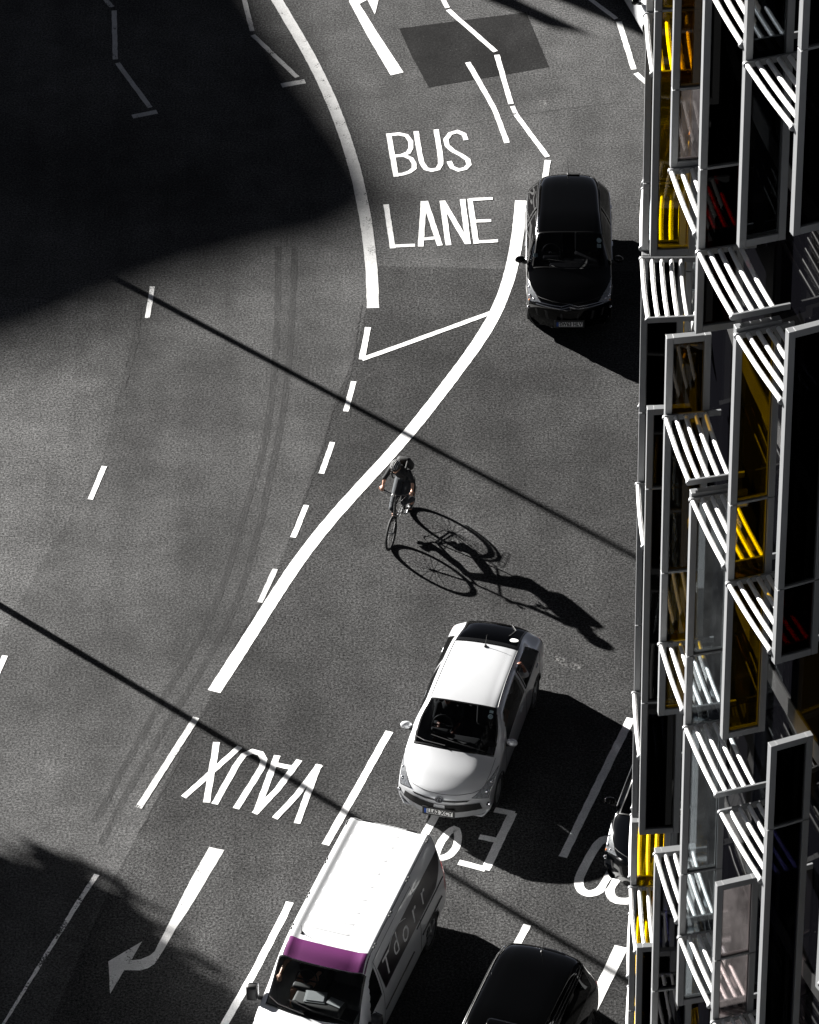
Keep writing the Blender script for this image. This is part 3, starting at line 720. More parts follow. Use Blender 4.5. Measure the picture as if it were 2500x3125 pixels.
# ---- white hatchback, a long wedge-shaped hybrid
def st(y, bow, *p): return (y, bow, p)
PR = [st(.055, .40, (.66, .20), (.72, .20), (.74, .21), (.56, .22), (.30, .22), (0, .22)),
      st(.00, .40, (.70, .18), (.80, .28), (.80, .40), (.62, .42), (.34, .43), (0, .43)),
      st(.015, .38, (.73, .18), (.83, .31), (.82, .53), (.66, .575), (.38, .60), (0, .605)),
      st(.10, .34, (.75, .18), (.845, .33), (.83, .60), (.69, .675), (.41, .72), (0, .73)),
      st(.42, .22, (.77, .18), (.86, .35), (.855, .70), (.72, .80), (.44, .865), (0, .88)),
      st(.92, .14, (.80, .18), (.868, .36), (.868, .83), (.755, .93), (.46, 1.00), (0, 1.02)),
      st(1.32, .09, (.80, .18), (.872, .37), (.870, .87), (.765, 1.13), (.47, 1.215), (0, 1.235)),
      st(1.76, .05, (.80, .18), (.872, .38), (.868, .895), (.675, 1.35), (.43, 1.43), (0, 1.445)),
      st(2.45, .0, (.80, .18), (.872, .38), (.866, .93), (.655, 1.405), (.42, 1.475), (0, 1.49)),
      st(3.38, -.02, (.80, .18), (.872, .38), (.864, .96), (.635, 1.36), (.41, 1.43), (0, 1.445)),
      st(3.93, -.06, (.80, .18), (.868, .38), (.858, .985), (.60, 1.25), (.39, 1.32), (0, 1.335)),
      st(4.28, -.12, (.79, .18), (.858, .38), (.84, .99), (.62, 1.13), (.40, 1.18), (0, 1.19)),
      st(4.40, -.20, (.78, .20), (.84, .38), (.82, .85), (.62, .93), (.37, .96), (0, .965)),
      st(4.46, -.22, (.76, .22), (.82, .38), (.80, .60), (.60, .63), (.35, .64), (0, .64)),
      st(4.42, -.22, (.74, .24), (.78, .26), (.76, .28), (.58, .29), (.33, .30), (0, .30))]
def white_car():
    t = thing('hatchback_car', 'white hybrid hatchback with plate LL62 XCY and long black shadow', 'car', (.40, 59.50, 0), rad(-15.9))
    S = Surf(PR)
    ws = [(5.05, 3.12), (5.05, 6.88), (7.0, 6.66), (7.0, 3.34)]; rw = [(9.05, 3.28), (9.05, 6.72), (11.8, 6.8), (11.8, 3.2)]
    sf = [(6.05, 2.12), (8.35, 2.12), (8.35, 2.86), (7.0, 2.84)]; sr = [(8.45, 2.12), (9.95, 2.15), (9.45, 2.84), (8.45, 2.86)]
    body(S, t, M_CARW, [ws, rw, sf, mirror(sf), sr, mirror(sr)], [.86, 3.56], .31)
    patch(S, ws, .004, border=.03, mats=[M_AUTOW, M_FRIT], name='windscreen', parent=t)
    rg = patch(S, rw, .004, border=.05, mats=[M_AUTOD, M_FRIT], name='rear_window', parent=t)
    patch(S, sf, .004, border=.05, mats=[M_AUTOW, M_FRIT], name='side_window', parent=t); patch(S, mirror(sf), .004, border=.05, mats=[M_AUTOW, M_FRIT], name='side_window', parent=t)
    patch(S, mirror(sr), .004, border=.05, mats=[M_AUTOD, M_FRIT], name='side_window', parent=t)
    b = MB()                                          # open left rear window: only its black frame
    P = [S.off(*bil(sr, a, c), .003) for a, c in [(i / 8, 0) for i in range(8)] + [(1, i / 6) for i in range(6)] + [(1 - i / 8, 1) for i in range(8)] + [(0, 1 - i / 6) for i in range(6)]]
    b.tube(P, .013, 6, closed=True); b.build('window_frame', M_TRIM, t)
    # black roof-side joint lines, bonnet edge, door gaps
    for sg in (0, 1):
        f = (lambda q: [(u, 10 - v) for u, v in q]) if sg else (lambda q: q)
        line_on(S, f([(7.05, 3.28), (8, 3.30), (9.0, 3.28)]), .009).build('roof_channel', M_TRIM, t)
        line_on(S, f([(4.98, 2.95), (4.3, 2.9), (3.55, 3.0)]), .0035).build('bonnet_gap', M_TRIM, t)
        line_on(S, f([(5.7, .3), (5.75, 1.2), (5.95, 2.05)]), .0035).build('door_gap', M_TRIM, t)
        line_on(S, f([(8.4, .3), (8.4, 1.2), (8.4, 2.1)]), .0035).build('door_gap', M_TRIM, t)
        line_on(S, f([(9.6, .9), (9.8, 1.4), (10.0, 2.1)]), .0035).build('door_gap', M_TRIM, t)
        hq = f([(2.25, 2.25), (2.55, 3.55), (3.45, 3.15), (4.75, 2.3)])
        hl = patch(S, hq, .010, border=.04, mats=[M_LAMP, M_FRIT], name='headlight', parent=t)
        b = MB()
        for a, c, r in ((.30, .45, .058), (.22, .75, .045)):
            u, v = bil(hq, a, c); p = S.off(u, v, -.002); b.ball(p, (r * .6, r * .6, r * .6), 12, 8)
        b.build('lamp_reflector', M_CHROME, hl, smooth=True)
        back = patch(S, hq, .007, mats=[M_BOWL], name='lamp_bowl', parent=hl)
        fq = f([(1.05, 1.5), (1.05, 2.3), (1.6, 2.2), (1.6, 1.45)])
        fg = patch(S, fq, .004, mats=[M_TRIM], name='fog_lamp', parent=t, nu=4, nv=4)
        b = MB(); u, v = bil(fq, .5, .5); b.ball(S.off(u, v, .008), .03); b.build('fog_bulb', M_CHROME, fg)
        patch(S, f([(11.9, 1.9), (11.0, 1.95), (11.2, 2.5), (12.0, 2.6)]), .006, mats=[M_RED], name='tail_light', parent=t)
        for yy in (7.9, 9.35):
            line_on(S, f([(yy, 1.86), (yy + .22, 1.86)]), .010, .006, 4).build('door_handle', M_CARW, t)
        mirror_(t, ((.87 if not sg else -.87), 1.42, .96), 1 if not sg else -1, M_CARW)
    line_on(S, [(3.5, 3.02), (3.12, 3.6), (2.98, 4.3), (2.95, 5), (2.98, 5.7), (3.12, 6.4), (3.5, 6.98)], .0045).build('bonnet_gap', M_TRIM, t)
    patch(S, [(2.30, 3.6), (2.30, 6.4), (2.08, 6.3), (2.08, 3.7)], .012, 4, 20, mats=[M_TRIM], name='grille', parent=t)
    patch(S, [(1.72, 2.9), (1.72, 7.1), (.72, 7.5), (.72, 2.5)], .014, 10, 30, mats=[M_TRIM], name='lower_grille', parent=t)
    b = MB(); p = S(2.33, 5); Mx = Matrix.Rotation(rad(-42), 3, 'X')
    def ell(a, c, r, o=(0, 0)): return [p + Vector((0, -.016, .012)) + Mx @ Vector((o[0] + a * math.cos(2 * math.pi * i / 24), 0, o[1] + c * math.sin(2 * math.pi * i / 24))) for i in range(24)], r
    for a_ in (ell(.075, .052, .007), ell(.026, .046, .0045), ell(.050, .018, .0045, (0, .022))): b.tube(a_[0], a_[1], 6, closed=True)
    b.build('front_emblem', M_CHROME, t, smooth=True)
    b = MB(); b.ball(p + Vector((0, -.006, .008)), (.07, .006, .05), 20, 6, Mx); b.build('emblem_disc', M_TRIM, t)
    plate(t, 'LL62 XCY', (0, -.022, .40), Matrix.Rotation(rad(-6), 3, 'X'))
    b = MB(); q = S(8.9, 5); b.ball(q + Vector((0, 0, .01)), (.03, .04, .022)); b.tube([q + Vector((0, 0, .02)), q + Vector((0, .13, .17))], [.006, .003], 6); b.build('antenna', M_TRIM, t)
    mk_wiper(S, [(5.15, 3.7), (5.35, 5.0), (5.5, 5.9)], t); mk_wiper(S, [(5.15, 5.3), (5.2, 6.2), (5.35, 6.75)], t)
    mk_wiper(S, [(9.6, 4.2), (10.2, 4.0), (10.7, 4.35)], rg)
    for (u, v, r_) in ((6.6, 3.72, .045),):
        c = S.off(u, v, -.006); n_ = S.nrm(u, v); a1 = Vector((1, 0, 0)); a1 = (a1 - n_ * a1.dot(n_)).normalized(); a2 = n_.cross(a1)
        b = MB(); b.v = [tuple(c + n_ * .014)] + [tuple(c + n_ * .014 + a1 * r_ * math.cos(2 * math.pi * i / 20) + a2 * r_ * math.sin(2 * math.pi * i / 20)) for i in range(20)]
        b.f = [(0, i + 1, (i + 1) % 20 + 1) for i in range(20)]; b.mi = [0] * 20; b.build('windscreen_sticker', M_STICK, t, fixn=False)
        b = MB(); b.tube([c + n_ * .015 + a1 * .026 * math.cos(math.pi * i / 2) + a2 * .026 * math.sin(math.pi * i / 2) for i in range(4)], .003, 4, closed=True); b.build('sticker_print', M_BLACKT, t)
        b = MB(); c2 = c + n_ * .014 + a2 * (.09 if a2.z > 0 else -.09); b.box(c2, (.07, .05, .002), Matrix((a1, a2, n_)).transposed()); b.build('windscreen_sticker', M_STICK, t)
    c = S.off(9.45, 3.85, .008); b = MB(); b.ball(c, (.09, .07, .006), 16, 6, Matrix.Rotation(rad(-14), 3, 'X')); b.build('window_disc', M_PLATEW, rg, smooth=True)
    for wy in (.86, 3.56):
        for x in (.765, -.765): wheel(t, x, wy, .31, .20)
    cabin(t, .9, 4.0, .30, .5, [(1.95, (-.36, .36)), (2.95, (-.40, 0, .40))], 1.28, .92)
    return t, S
WC, WS = white_car()

# ---- black hatchback with chrome chevrons
CT = [st(.06, .42, (.64, .20), (.70, .21), (.72, .22), (.56, .24), (.30, .24), (0, .24)),
      st(.00, .44, (.68, .18), (.79, .30), (.80, .44), (.64, .47), (.36, .48), (0, .48)),
      st(.02, .42, (.72, .18), (.82, .32), (.815, .60), (.68, .66), (.40, .70), (0, .705)),
      st(.12, .38, (.74, .18), (.835, .33), (.825, .68), (.71, .76), (.43, .82), (0, .83)),
      st(.45, .26, (.76, .18), (.85, .35), (.845, .76), (.74, .87), (.47, .935), (0, .955)),
      st(.92, .16, (.79, .18), (.858, .36), (.858, .85), (.76, .96), (.48, 1.04), (0, 1.06)),
      st(1.25, .10, (.79, .18), (.862, .37), (.86, .88), (.71, 1.16), (.45, 1.25), (0, 1.27)),
      st(1.62, .05, (.79, .18), (.864, .38), (.858, .91), (.66, 1.36), (.43, 1.44), (0, 1.455)),
      st(2.25, .0, (.79, .18), (.864, .38), (.856, .94), (.625, 1.44), (.41, 1.51), (0, 1.525)),
      st(3.05, -.02, (.79, .18), (.864, .38), (.852, .965), (.60, 1.42), (.39, 1.495), (0, 1.51)),
      st(3.52, -.06, (.79, .18), (.86, .38), (.84, .98), (.57, 1.35), (.36, 1.43), (0, 1.445)),
      st(3.74, -.12, (.78, .20), (.85, .38), (.82, .96), (.58, 1.18), (.36, 1.24), (0, 1.25)),
      st(3.88, -.20, (.77, .22), (.84, .38), (.80, .84), (.62, .93), (.38, .96), (0, .965)),
      st(3.94, -.22, (.75, .24), (.81, .38), (.78, .62), (.60, .64), (.36, .65), (0, .65)),
      st(3.90, -.22, (.72, .26), (.76, .28), (.74, .30), (.56, .31), (.33, .32), (0, .32))]
def hatch(name, label, loc, rotz, paint, plate_text=None, chev=True, detail=True, cat='car'):
    t = thing(name, label, cat, loc, rotz)
    S = Surf(CT)
    ws = [(5.05, 3.05), (5.05, 6.95), (7.0, 6.95), (7.0, 3.05)]; rw = [(10.1, 3.1), (10.1, 6.9), (11.9, 6.8), (11.9, 3.2)]
    sf = [(5.9, 2.12), (8.2, 2.12), (8.2, 2.86), (6.9, 2.84)]; sr = [(8.3, 2.12), (10.2, 2.15), (9.7, 2.84), (8.3, 2.86)]
    body(S, t, paint, [ws, rw, sf, mirror(sf), sr, mirror(sr)], [.80, 3.26], .31)
    patch(S, ws, .004, border=.03, mats=[M_AUTO, M_FRIT], name='windscreen', parent=t)
    patch(S, rw, .004, border=.05, mats=[M_AUTOD, M_FRIT], name='rear_window', parent=t)
    for q in (sf, mirror(sf), sr, mirror(sr)): patch(S, q, .004, border=.05, mats=[M_AUTOD, M_FRIT], name='side_window', parent=t)
    for sg in (0, 1):
        f = (lambda q: [(u, 10 - v) for u, v in q]) if sg else (lambda q: q)
        line_on(S, f([(7.0, 2.98), (8, 3.0), (9.9, 2.98)]), .007, .004).build('roof_trim', M_CHROME if sg else M_TRIM, t)  # chrome on the sunward side alone: the roof edge highlight put into the material
        line_on(S, f([(5.9, 2.06), (8.2, 2.06), (10.3, 2.08)]), .007, .004).build('window_trim', M_CHROME, t)
        line_on(S, f([(8.25, .3), (8.25, 1.2), (8.25, 2.05)]), .0035).build('door_gap', M_TRIM, t)
        hq = f([(2.35, 2.15), (2.6, 3.6), (3.45, 3.25), (4.75, 2.25)])
        hl = patch(S, hq, .010, border=.03, mats=[M_LAMP, M_FRIT], name='headlight', parent=t)
        b = MB()
        for a, c, r in ((.25, .40, .06), (.22, .72, .05), (.6, .3, .04)):
            u, v = bil(hq, a, c); b.ball(S.off(u, v, -.002), (r * .6, r * .6, r * .6), 12, 8)
        b.build('lamp_reflector', M_CHROME, hl, smooth=True); patch(S, hq, .007, mats=[M_BOWL], name='lamp_bowl', parent=hl)
        b = MB(); u, v = bil(hq, .12, .12); b.ball(S.off(u, v, .006), .022); b.build('indicator', M_AMBER, hl)
        patch(S, f([(11.7, 1.8), (10.9, 1.9), (11.0, 2.7), (12.0, 2.7)]), .006, mats=[M_RED], name='tail_light', parent=t)
        for yy in (7.6, 9.3): line_on(S, f([(yy, 1.80), (yy + .22, 1.80)]), .010, .006, 4).build('door_handle', M_CHROME, t)
        mirror_(t, ((.885 if not sg else -.885), 1.28, 1.0), 1 if not sg else -1, M_CARB)
        b = MB(); u = 1.6; b.ball(S.off(u, 1.9 if not sg else 8.1, .004), .03); b.build('fog_lamp', M_CHROME, t)
    line_on(S, [(3.45, 2.95), (3.15, 3.6), (3.0, 4.3), (2.97, 5), (3.0, 5.7), (3.15, 6.4), (3.45, 7.05)], .0035).build('bonnet_gap', M_TRIM, t)
    if chev:
        for du, du2, nm in ((0.0, .12, 'chrome_chevron'), (-.30, .12, 'chrome_chevron')):
            pts = [(2.62 + du, 3.15), (2.56 + du, 4.0), (2.55 + du, 4.62), (2.86 + du, 5.0), (2.55 + du, 5.38), (2.56 + du, 6.0), (2.62 + du, 6.85)]
            line_on(S, pts, .011, .012, 6).build(nm, M_CHROME, t, smooth=True)
    patch(S, [(1.7, 2.9), (1.7, 7.1), (.9, 7.1), (.9, 2.9)], .003, 5, 20, mats=[M_TRIM], name='lower_grille', parent=t)
    if plate_text: plate(t, plate_text, (0, -.03, .44), Matrix.Rotation(rad(-5), 3, 'X'))
    q = S(10.0, 5); b = MB(); b.tube([q + Vector((0, 0, 0)), q + Vector((-.02, .15, .30))], [.006, .003], 6); b.ball(q, (.02, .03, .015)); b.build('antenna', M_TRIM, t)
    b = MB(); q = S(9.95, 5); b.rbox(q + Vector((.10, .03, .008)), (.26, .07, .03), .012); bl = b.build('brake_light', M_TRIM, t)
    mk_wiper(S, [(5.15, 3.7), (5.35, 5.0), (5.5, 5.9)], t)
    if detail:
        c = S.off(6.55, 3.42, .008); n_ = S.nrm(6.55, 3.42)
        a1 = Vector((1, 0, 0)); a1 = (a1 - n_ * a1.dot(n_)).normalized(); a2 = n_.cross(a1)
        b = MB(); r_ = .052; b.v = [tuple(c)] + [tuple(c + a1 * r_ * math.cos(2 * math.pi * i / 20) + a2 * r_ * math.sin(2 * math.pi * i / 20)) for i in range(20)]
        b.f = [(0, i + 1, (i + 1) % 20 + 1) for i in range(20)]; b.mi = [0] * 20; b.build('windscreen_sticker', M_STICK, t, fixn=False)
        sgn = -1 if a2.z > 0 else 1
        b = MB(); b.box(c + a2 * sgn * .115, (.085, .075, .002), Matrix((a1, a2, n_)).transposed()); b.build('windscreen_sticker', M_STICK, t)
        b = MB(); cc = c + a2 * sgn * .115 + n_ * .002; b.tube([cc + a1 * .024 * math.cos(2 * math.pi * i / 12) + a2 * .024 * math.sin(2 * math.pi * i / 12) for i in range(12)], .003, 4, closed=True); b.build('sticker_print', M_BLACKT, t)
        b = MB(); cc = S.off(5.8, 6.75, .007); b.box(cc, (.09, .075, .002), Matrix((a1, a2, n_)).transposed()); b.build('parking_ticket', M_STICK, t)
    for wy in (.80, 3.26):
        for x in (.755, -.755): wheel(t, x, wy, .31, .20)
    cabin(t, .9, 3.5, .32, .5, [(1.85, (-.36, .36)), (2.75, (-.36, .36))], 1.2, .97)
    return t
bh = hatch('hatchback_car', 'black hatchback with double chrome chevrons and plate SW63 HLV beside the bus lane', (3.27, 73.62, 0), rad(-1.9), M_CARB, 'SW63 HLV'); bh.scale = (1.0, 1.04, 1.02)
hatch('hatchback_car', 'dark car at right half hidden behind the facade, only its headlight corner showing', (3.90, 57.47, 0), rad(-18), M_CARN, None, False, False)
hatch('parked_car', 'white car at top right mostly hidden behind the facade, one front wheel showing', (6.42, 83.40, 0), rad(15), M_CARW, None, False, False)

# ---- black taxi, tall and round shouldered, seen from its roof
TX = [st(.05, .26, (.68, .24), (.74, .25), (.76, .27), (.58, .29), (.32, .30), (0, .30)),
      st(.00, .26, (.72, .22), (.83, .34), (.84, .55), (.62, .60), (.36, .62), (0, .62)),
      st(.04, .24, (.76, .22), (.86, .36), (.85, .80), (.62, .88), (.40, .93), (0, .94)),
      st(.45, .16, (.78, .22), (.88, .38), (.86, .93), (.62, 1.03), (.42, 1.08), (0, 1.09)),
      st(1.25, .10, (.80, .22), (.885, .38), (.875, 1.00), (.72, 1.10), (.46, 1.15), (0, 1.16)),
      st(1.55, .08, (.80, .22), (.887, .38), (.88, 1.02), (.72, 1.40), (.47, 1.48), (0, 1.50)),
      st(1.85, .05, (.80, .22), (.888, .38), (.88, 1.03), (.71, 1.62), (.48, 1.73), (0, 1.75)),
      st(2.4, .0, (.80, .22), (.888, .38), (.88, 1.04), (.70, 1.70), (.48, 1.81), (0, 1.83)),
      st(3.4, -.02, (.80, .22), (.888, .38), (.88, 1.05), (.70, 1.69), (.48, 1.80), (0, 1.82)),
      st(3.98, -.06, (.80, .22), (.886, .38), (.875, 1.05), (.66, 1.60), (.45, 1.70), (0, 1.72)),
      st(4.22, -.10, (.79, .24), (.88, .38), (.865, 1.02), (.64, 1.36), (.43, 1.42), (0, 1.43)),
      st(4.40, -.16, (.78, .24), (.87, .38), (.85, .94), (.66, 1.03), (.42, 1.06), (0, 1.07)),
      st(4.54, -.20, (.77, .26), (.84, .38), (.82, .74), (.64, .78), (.40, .80), (0, .80)),
      st(4.52, -.20, (.74, .28), (.79, .32), (.77, .36), (.60, .38), (.36, .39), (0, .39))]
def taxi():
    t = thing('taxi', 'black cab at the bottom right seen from above its rounded roof', 'taxi', (.66, 50.95, 0), rad(-20.6))
    S = Surf(TX)
    ws = [(4.05, 3.05), (4.05, 6.95), (6.0, 6.95), (6.0, 3.05)]; rw = [(9.1, 3.2), (9.1, 6.8), (10.8, 6.7), (10.8, 3.3)]
    sf = [(5.0, 2.12), (7.0, 2.12), (7.0, 2.84), (5.9, 2.80)]; sr = [(7.1, 2.12), (9.2, 2.15), (8.9, 2.82), (7.1, 2.84)]
    body(S, t, M_CARB, [ws, rw, sf, mirror(sf), sr, mirror(sr)], [.85, 3.70], .33)
    patch(S, ws, .004, border=.03, mats=[M_AUTO, M_FRIT], name='windscreen', parent=t)
    patch(S, rw, .004, border=.05, mats=[M_AUTOD, M_FRIT], name='rear_window', parent=t)
    for q in (sf, mirror(sf), sr, mirror(sr)): patch(S, q, .004, border=.05, mats=[M_AUTOD, M_FRIT], name='side_window', parent=t)
    for sg in (0, 1):
        f = (lambda q: [(u, 10 - v) for u, v in q]) if sg else (lambda q: q)
        line_on(S, f([(5.95, 2.97), (7, 3.0), (8.9, 2.97), (9.4, 2.95)]), .009, .010).build('rain_gutter', M_CHROME if sg else M_TRIM, t)  # bright on the sunny side alone: chrome paints in the gutter's sunlit line
        line_on(S, f([(6.1, 3.15), (7, 3.18), (8.6, 3.12)]), .006, .004).build('roof_seam', M_TRIM, t)
        patch(S, f([(11.6, 1.7), (10.9, 1.8), (10.9, 2.5), (11.7, 2.5)]), .012, mats=[M_RED], name='tail_light', parent=t)
        hq = f([(1.6, 2.2), (1.7, 3.0), (2.3, 2.9), (2.4, 2.2)]); patch(S, hq, .006, mats=[M_LAMP], name='headlight', parent=t)
        mirror_(t, ((.90 if not sg else -.90), 1.55, 1.10), 1 if not sg else -1, M_CARB)
        line_on(S, f([(7.05, .3), (7.05, 1.2), (7.05, 2.05)]), .0035).build('door_gap', M_TRIM, t)
    q = S(8.75, 5) ; b = MB(); b.ball(q, (.025, .035, .02)); b.tube([q, q + Vector((.03, .12, .36))], [.007, .003], 6); b.build('antenna', M_TRIM, t)
    b = MB(); q = S(6.25, 5); b.rbox(q + Vector((0, 0, .05)), (.62, .22, .13), .06); b.build('roof_sign', M_CARB, t, smooth=True)
    line_on(S, [(9.05, 4.2), (9.05, 5.0)], .010, .014, 6).build('roof_trim', M_CHROME, t)
    for wy in (.85, 3.70):
        for x in (.785, -.785): wheel(t, x, wy, .33, .20)
    cabin(t, 1.0, 4.2, .36, .5, [(2.0, (-.4,)), (3.5, (-.4, .4))], 1.55, 1.08)
taxi()

# ---- white panel van
VN = [st(.06, .26, (.72, .26), (.80, .27), (.82, .29), (.62, .31), (.35, .32), (0, .32)),
      st(.00, .26, (.76, .22), (.88, .34), (.89, .55), (.68, .60), (.40, .62), (0, .62)),
      st(.05, .24, (.80, .22), (.91, .38), (.90, .82), (.72, .92), (.44, .97), (0, .98)),
      st(.28, .20, (.82, .22), (.93, .40), (.92, .96), (.78, 1.06), (.48, 1.11), (0, 1.12)),
      st(.74, .15, (.86, .22), (.945, .40), (.94, 1.06), (.82, 1.16), (.50, 1.21), (0, 1.22)),
      st(1.06, .11, (.86, .22), (.948, .40), (.945, 1.08), (.785, 1.46), (.50, 1.51), (0, 1.52)),
      st(1.40, .07, (.86, .22), (.95, .40), (.945, 1.10), (.765, 1.76), (.50, 1.80), (0, 1.81)),
      st(1.76, .03, (.86, .22), (.952, .40), (.945, 1.12), (.745, 1.90), (.50, 1.935), (0, 1.94)),
      st(2.50, .0, (.86, .22), (.952, .40), (.945, 1.14), (.745, 1.94), (.50, 1.965), (0, 1.97)),
      st(3.70, .0, (.86, .22), (.952, .40), (.945, 1.14), (.745, 1.94), (.50, 1.965), (0, 1.97)),
      st(4.76, -.03, (.86, .22), (.950, .40), (.94, 1.14), (.74, 1.925), (.50, 1.95), (0, 1.955)),
      st(4.89, -.05, (.85, .22), (.945, .40), (.93, 1.12), (.73, 1.78), (.48, 1.80), (0, 1.81)),
      st(4.96, -.06, (.84, .24), (.94, .40), (.92, 1.00), (.72, 1.10), (.47, 1.12), (0, 1.12)),
      st(5.00, -.06, (.82, .26), (.91, .34), (.90, .46), (.70, .48), (.45, .49), (0, .49))]
def van():
    t = thing('panel_van', 'white panel van with purple band above its windscreen and lettered dark side', 'van', (-2.10, 52.98, 0), rad(-20.2))
    S = Surf(VN)
    ws = [(4.04, 3.02), (4.04, 6.98), (6.0, 6.98), (6.0, 3.02)]
    sf = [(4.9, 2.15), (6.75, 2.08), (6.75, 2.78), (5.95, 2.80)]
    body(S, t, M_VANW, [ws, sf, mirror(sf)], [.95, 4.15], .33)
    patch(S, ws, .004, border=.035, mats=[M_AUTO, M_FRIT], name='windscreen', parent=t)
    patch(S, [(6.02, 3.10), (6.02, 6.90), (7.0, 6.90), (7.0, 3.10)], .004, mats=[M_PURPLE], name='purple_band', parent=t)
    patch(S, [(6.03, 6.72), (6.03, 6.78), (6.98, 6.78), (6.98, 6.72)], .007, mats=[M_PLATEW], name='band_stripe', parent=t, nv=2)
    for q in (sf, mirror(sf)): patch(S, q, .004, border=.05, mats=[M_AUTO, M_FRIT], name='side_window', parent=t)
    # dark graphic on both flanks
    for sg in (0, 1):
        f = (lambda q: [(u, 10 - v) for u, v in q]) if sg else (lambda q: q)
        patch(S, f([(7.15, 2.03), (9.55, 2.03), (10.25, 2.62), (7.0, 2.62)]), .004, 24, 8, mats=[M_VINYL], name='dark_graphic', parent=t)
        patch(S, f([(9.62, 2.05), (10.35, 2.08), (10.35, 2.62), (10.3, 2.62)]), .0035, 8, 8, mats=[M_VINYL], name='dark_graphic', parent=t) if sg else None
        line_on(S, f([(6.05, .5), (6.85, .9), (6.95, 2.0), (6.9, 2.85)]), .004).build('door_gap', M_TRIM, t)
        line_on(S, f([(6.9, 2.86), (8, 2.86), (8.9, 2.86), (8.9, .6)]), .004).build('door_gap', M_TRIM, t)
        line_on(S, f([(7.0, 1.52), (8.6, 1.52)]), .020, .004).build('rubbing_strip', M_TRIM, t)
        line_on(S, f([(8.75, 1.95), (10.1, 1.95)]), .012, .006).build('slide_rail', M_TRIM, t)
        line_on(S, f([(8.95, 1.52), (9.8, 1.52)]), .020, .004).build('rubbing_strip', M_TRIM, t)
        g = MB(); P = []
        line_on(S, f([(6.1, 3.18), (7, 3.14), (8, 3.14), (9, 3.14), (10.0, 3.16)]), .007, .0).build('roof_gutter', M_TRIM, t)
        for u in (7.3, 7.42, 8.2, 8.28, 8.9, 8.98, 9.75, 9.83):
            b = MB(); b.ball(S.off(u, 3.13 if not sg else 6.87, .008), (.022, .026, .014), 8, 6); b.build('rack_fixing_point', M_TRIM, t)
        hq = f([(1.75, 2.2), (1.95, 3.1), (2.7, 3.0), (3.3, 2.25)]); hl = patch(S, hq, .006, border=.04, mats=[M_LAMP, M_FRIT], name='headlight', parent=t)
        b = MB(); u, v = bil(hq, .3, .5); b.ball(S.off(u, v, -.01), .06); b.build('lamp_reflector', M_CHROME, hl, smooth=True)
        patch(S, f([(12.3, 1.4), (10.9, 1.5), (10.9, 2.4), (12.2, 2.3)]), .008, mats=[M_RED], name='tail_light', parent=t)
        # tall black mirrors
        b = MB(); sgn = 1 if not sg else -1
        b.rbox((sgn * 1.10, 1.02, 1.22), (.20, .13, .32), .05, Matrix.Rotation(-sgn * .25, 3, 'Z')); mo = b.build('door_mirror', M_TRIM, t, smooth=True)
        b = MB(); b.tube([(sgn * .93, 1.06, 1.10), (sgn * 1.04, 1.03, 1.12)], .035, 8); b.build('mirror_arm', M_TRIM, mo)
        b = MB(); b.rbox((sgn * 1.10, 1.092, 1.24), (.16, .01, .26), .004, Matrix.Rotation(-sgn * .25, 3, 'Z')); b.build('mirror_glass', M_CHROME, mo)
    # pressed ribs across the roof
    for u in (7.55, 7.85, 8.15, 8.42, 8.68, 8.95, 9.22, 9.48, 9.72):
        b = MB(); rows = []
        for a, h in ((-.060, -.003), (-.045, .0075), (.045, .0075), (.060, -.003)):
            rows.append([S.off(u, v, h if 0 < i < 21 else -.003) + Vector((0, a, 0)) for i, v in enumerate([4.50 + i * .08 for i in range(22)])])
        b.grid(rows); b.build('roof_rib', M_VANW, t, smooth=True)
    # rear roof edge with its joint and high brake light
    line_on(S, [(10.12, 3.2), (10.12, 5), (10.12, 6.8)], .006, .002, 12).build('rear_door_gap', M_TRIM, t)
    b = MB()
    for x in (-.42, .38): b.rbox(S(10.3, 5) + Vector((x, .0, .005)), (.20, .03, .02), .008)
    b.build('rear_hinge', M_TRIM, t)
    q = S(7.25, 6.1); b = MB(); b.ball(q, (.025, .035, .02)); b.tube([q, q + Vector((-.01, .02, .14))], [.008, .003], 6); b.build('antenna', M_TRIM, t)
    # side lettering laid on the skin
    def side(y, z, d=.007):
        lo = 6.0; hi = 10.5
        for _ in range(24):
            mm = (lo + hi) / 2
            if S(mm, 2.3).y < y: lo = mm
            else: hi = mm
        u = lo; a, b_ = 1.05, 2.98
        for _ in range(24):
            mm = (a + b_) / 2
            if S(u, mm).z < z: a = mm
            else: b_ = mm
        return S.off(u, a, d)
    def letters(txt, y, z, size, mat, slant=0.0, sx=1.0, name='side_lettering'):
        vs, fs = text2d(txt, size * 1.04); b = MB()
        b.add([side(y + (q.x + q.y * slant) * sx, z + q.y) for q in vs], fs); return b.build(name, mat, t, fixn=False)
    for ch, y, z, s_ in (('T', 2.12, 1.44, .50), ('d', 2.56, 1.48, .50), ('o', 2.98, 1.42, .54), ('r', 3.44, 1.44, .50), ('r', 3.88, 1.44, .50)):
        letters(ch, y, z, s_, M_LETTER, .12)
    letters('0800 056 4000', 4.12, 1.24, .15, M_BLACKT, .1, .72)
    b = MB(); b.tube([side(2.25 + .85 * i / 14, 1.60 + .13 * math.sin(math.pi * i / 14), .008) for i in range(15)], .007, 5); b.build('side_swoosh', M_LETTER, t)
    mk_wiper(S, [(4.12, 3.6), (4.35, 5.0), (4.5, 5.8)], t); mk_wiper(S, [(4.12, 5.2), (4.2, 6.2), (4.4, 6.8)], t)
    plate(t, 'LC62 KTV', (0, -.02, .48), Matrix.Rotation(rad(-5), 3, 'X')) if False else None
    patch(S, [(1.9, 3.4), (1.9, 6.6), (1.3, 6.6), (1.3, 3.4)], .004, 5, 16, mats=[M_TRIM], name='grille', parent=t)
